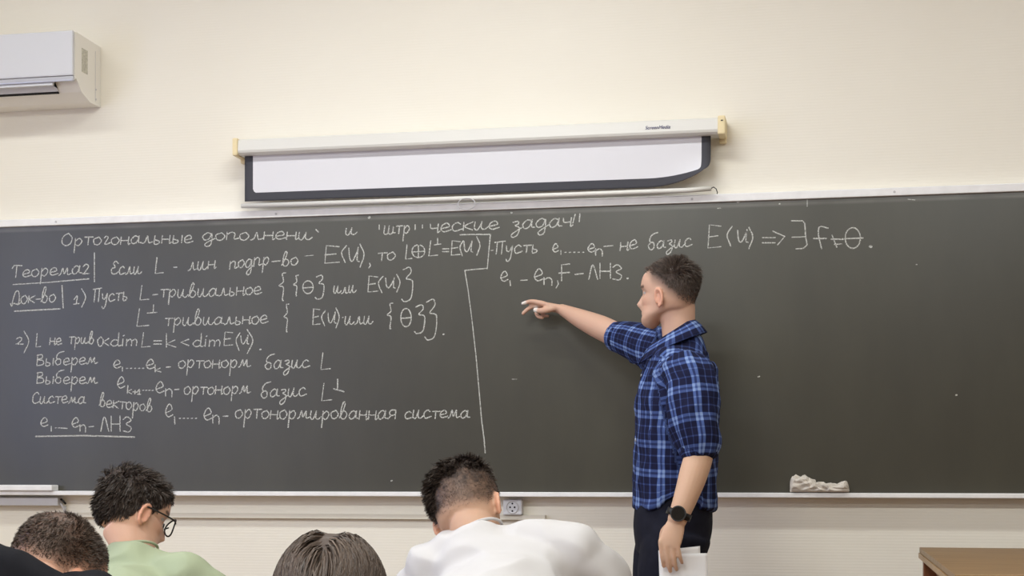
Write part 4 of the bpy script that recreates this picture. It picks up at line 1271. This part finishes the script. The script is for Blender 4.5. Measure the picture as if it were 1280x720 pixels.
# --- white shirt, head bowed to the left
Yw = -1.98
Mw = head_frame(at(584, 634, Yw + .05), -6, 36, 22, .94)
line_w = lambda P: np.interp(P[:, 0], [-.11, -.07, -.03, .0, .03, .05, .075, .1], [-.060, -.056, -.045, -.012, .0, .03, .07, .076])
def edge_w(P): return P[:, 2] - (.030 + .020 * ss(.03, -.05, P[:, 1]) - .060 * ss(.020, .065, P[:, 1]) + .2 * (P[:, 0] + .05)) + .006 * np.sin(P[:, 1] * 160 + P[:, 0] * 90)
def stub_shade_w(P):
    h = P[:, 2] - line_w(P)
    g = np.array([noise.noise(Vector(p) * 60) + .7 * noise.noise(Vector(p) * 190) for p in P])
    v = .76 * ss(-.010, .036, h) + .10 * ss(.045, .075, h) + .35 * ss(.01, .06, P[:, 1]) * ss(.0, .03, h)  # last term paints the shade on the left of the head into the stubble
    return np.clip(v * (1 + .22 * g) + ss(-.006, .01, edge_w(P)), 0, .97)
def hair_w(M, root, base):
    edge = edge_w
    dens = lambda P: ss(-.006, .012, edge(P))
    leng = lambda P: .010 + .010 * ss(.0, .035, edge(P))
    def dirn(P, N, k):
        return N * .5 + np.array([.6, .0, .1]) * ss(-.06, .02, P[:, 0])[:, None] + np.array([-.15, .12, -.75]) * ss(.0, -.08, P[:, 0])[:, None]
    hair('hair', M, M_hair_black, root, base, 30000, dens, leng, dirn, .0016, 3, 11, tuft=.20)
    # clipped sides: very short bristles
    d2 = lambda P: ss(.0, .03, P[:, 2] - line_w(P)) * (1 - ss(-.006, .012, edge(P))) * .9
    o = hair('clipped_hair', M, M_hair_black, root, base, 26000, d2, lambda P: .0050 + 0 * P[:, 0], lambda P, N, k: N * .5 + np.array([0, 0, -.7]), .0005, 2, 12, tuft=.2)
rw, sw, bw = seated('person in a white shirt with a clipped nape bowing below the board', Mw, at(598, 667, Yw), at(540, 712, Yw - .03), at(724, 688, Yw - .03), Yw - .30,
                    np.array(srgb(208, 168, 142)), M_white_tee, 'shirt', hair_w, stub_shade_w, np.array(srgb(44, 36, 34)), girth=1.08, trap=.022)
wrinkle(sw, .0095, (9, 9, 13), 4.0, .6); settle(sw, bw)

# --- pale green shirt with glasses
Yg = -1.80
Mg = head_frame(at(166, 639, Yg + .04), -38, 34, 14, .93)
line_g = lambda P: np.interp(P[:, 0], [-.11, -.07, -.03, .0, .03, .05, .075, .1], [-.066, -.062, -.046, .0, -.008, .02, .05, .06])
def hair_g(M, root, base):
    dens = lambda P: ss(-.004, .010, P[:, 2] - line_g(P))
    leng = lambda P: .010 + .014 * ss(.0, .06, P[:, 2] - line_g(P))
    def dirn(P, N, k):
        top = ss(.02, .08, P[:, 2])[:, None]
        return N * .26 + np.array([.45, 0, 0]) * top + np.array([-.1, 0, -.75]) * (1 - top) * 1.0 + np.array([0, 0, -.15])
    hair('hair', M, M_hair_black, root, base, 22000, dens, leng, dirn, .0020, 4, 21, tuft=.30)
rg, sg, bg = seated('person in a pale green shirt and dark round glasses looking down', Mg, at(168, 688, Yg), at(115, 716, Yg + .02), at(238, 714, Yg - .06), Yg - .34,
                    np.array(srgb(216, 172, 148)), M_green_tee, 'shirt', hair_g, lambda P: .97 * ss(-.004, .012, P[:, 2] - line_g(P)), np.array(srgb(36, 29, 27)), girth=1.0)
wrinkle(sg, .0100, (9, 9, 13), 9.0, .6); settle(sg, bg)
def glasses(M, root, base):
    g = thing_part('eyeglasses', root, (M @ Vector((.1, 0, -.004))) - base)
    off = Vector(base) + Vector(g.location)
    def put(name, vf, m):
        o = link(name, [M @ Vector(v) - off for v in vf[0]], vf[1], m, g, True); return o
    fr = MB()
    for s in (-1, 1):
        c = Vector((.104, s * .035, -.010))
        ring = [c + Vector((-.010 * math.cos(a) ** 2 * .6, s * .027 * math.cos(a), .024 * math.sin(a))) for a in np.linspace(0, 2 * math.pi, 33)[:-1]]
        put('rim', loft(ring, [.0022] * 32, n=8, sub=1, closed=True, side=(1, 0, 0)), M_black)
        V = [c] + ring; put('lens', (V, [(0, 1 + i, 1 + (i + 1) % 32) for i in range(32)]), M_lens)
        put('temple_arm', loft([(.100, s * .062, -.004), (.085, s * .076, -.002), (.04, s * .0815, -.001), (.0, s * .082, -.002), (-.018, s * .081, -.016)], [.0022] * 5, n=8, sub=3), M_black)
    put('bridge', loft([(.103, -.010, -.006), (.110, 0, -.001), (.103, .010, -.006)], [.002] * 3, n=8, sub=4), M_black)
M_lens = bpy.data.materials.new('clear_lens'); M_lens.use_nodes = True
_b = M_lens.node_tree.nodes['Principled BSDF']; _b.inputs['Transmission Weight'].default_value = 1.0; _b.inputs['Roughness'].default_value = 0.02; _b.inputs['IOR'].default_value = 1.02; _b.inputs['Base Color'].default_value = (.96, .97, .97, 1)
glasses(Mg, rg, bg)

# --- black hoodie, low at the left edge
Yh = -2.72
Mh = head_frame(at(68, 716, Yh + .05), -30, 42, 2, .94)
line_h = lambda P: np.interp(P[:, 0], [-.11, -.07, -.03, .0, .03, .05, .075, .1], [-.050, -.046, -.036, -.006, .0, .03, .066, .074])
def hair_h(M, root, base):
    dens = lambda P: ss(.0, .045, P[:, 2] - line_h(P))
    leng = lambda P: .004 + .006 * ss(.03, .09, P[:, 2] - line_h(P))
    def dirn(P, N, k):
        return N * .28 + np.array([.4, 0, .1]) * ss(-.04, .03, P[:, 0])[:, None] + np.array([0, 0, -.5]) * ss(-.02, -.08, P[:, 0])[:, None]
    hair('hair', M, M_hair_brown, root, base, 22000, dens, leng, dirn, .0012, 3, 31, tuft=.09)
nh = at(50, 732, Yh - .05)
def hood():
    c = nh + Vector((0, -.015, -.01)); out = []
    for r, dz, th, ph0 in ((.100, .016, .042, 0), (.115, -.022, .050, 1)):
        ring = [c + Vector((r * 1.15 * math.cos(a), r * .9 * math.sin(a) - .02, dz + .030 * math.cos(a + 2.6) + .012 * math.sin(3 * a + ph0))) for a in np.linspace(0, 2 * math.pi, 41)[:-1]]
        out.append(loft(ring, [th] * 40, n=14, sub=1, closed=True, side=(0, 0, 1)))
    return out
rh, sh_, bh = seated('person in a black hoodie with short brown hair at the lower left corner', Mh, nh, at(-25, 775, Yh - .05), at(135, 790, Yh - .05), Yh - .42,
                     np.array(srgb(206, 158, 132)), M_hoodie, 'hoodie', hair_h, lambda P: .9 * ss(-.002, .06, P[:, 2] - line_h(P)), np.array(srgb(62, 48, 40)), girth=1.1, hump=hood(), sleeve_to=.8)
wrinkle(sh_, .007, (12, 12, 10), 6.0, .5); settle(sh_, bh)

# --- long brown hair, lowest in the middle
Yl = -2.95
Ml = head_frame(at(411, 763, Yl + .02), 4, 30, -2, 1.04)
def hair_l(M, root, base):
    cap = [[Vector((v.x * 1.045 - .004, v.y * 1.06, v.z * 1.05)) for v in HEAD[0] if True], HEAD[1]]
    # long strands leave the parting and follow the skull down
    def hug(q):
        c = np.array([-.005, 0, .015]); r = np.array([.106, .0835, .104])
        d = (q - c) / r; n = np.linalg.norm(d, axis=1, keepdims=True)
        grow = 1 + .05 * (q[:, 2:3] > -.02)
        e = c + d / n * np.clip(n, 1.0, 1.075) * r
        q = np.where(q[:, 2:3] > -.045, e, q)
        q[:, 1] = np.clip(q[:, 1], -.098, .098)
        return q
    dens = lambda P: ((P[:, 2] > -.03) | (P[:, 0] < -.02)) * ((P[:, 0] < .045) | (P[:, 2] > .05)) * 1.0
    def dirn(P, N, k):
        sgn = np.where(P[:, 1:2] + .002 > 0, 1.0, -1.0)
        top = ss(.03, .10, P[:, 2])[:, None]
        out = np.concatenate([np.full((len(P), 1), -.25), sgn * (.9 * top), -.75 + 0 * top], 1)
        t = out - N * (out * N).sum(1, keepdims=True)
        return t + out * (.05 if k < .4 else .4)
    hair('hair', M, M_hair_brown, root, base, 20000, dens, lambda P: .21 + 0 * P[:, 0], dirn, .0024, 10, 41, hug=hug, tuft=.10)
rl, sl_, bl_ = seated('person with long brown parted hair bowing low left of the white shirt', Ml, at(411, 850, Yl - .10), at(306, 890, Yl - .08), at(514, 890, Yl - .08), Yl - .50,
                      np.array(srgb(218, 178, 152)), M_top, 'sweater', hair_l, lambda P: .95 * ((P[:, 2] > -.02) | (P[:, 0] < -.03)) * ((P[:, 0] < .05) | (P[:, 2] > .055)), np.array(srgb(46, 37, 32)), girth=.95)
wrinkle(sl_, .005, (11, 11, 9), 8.0, .4); settle(sl_, bl_)
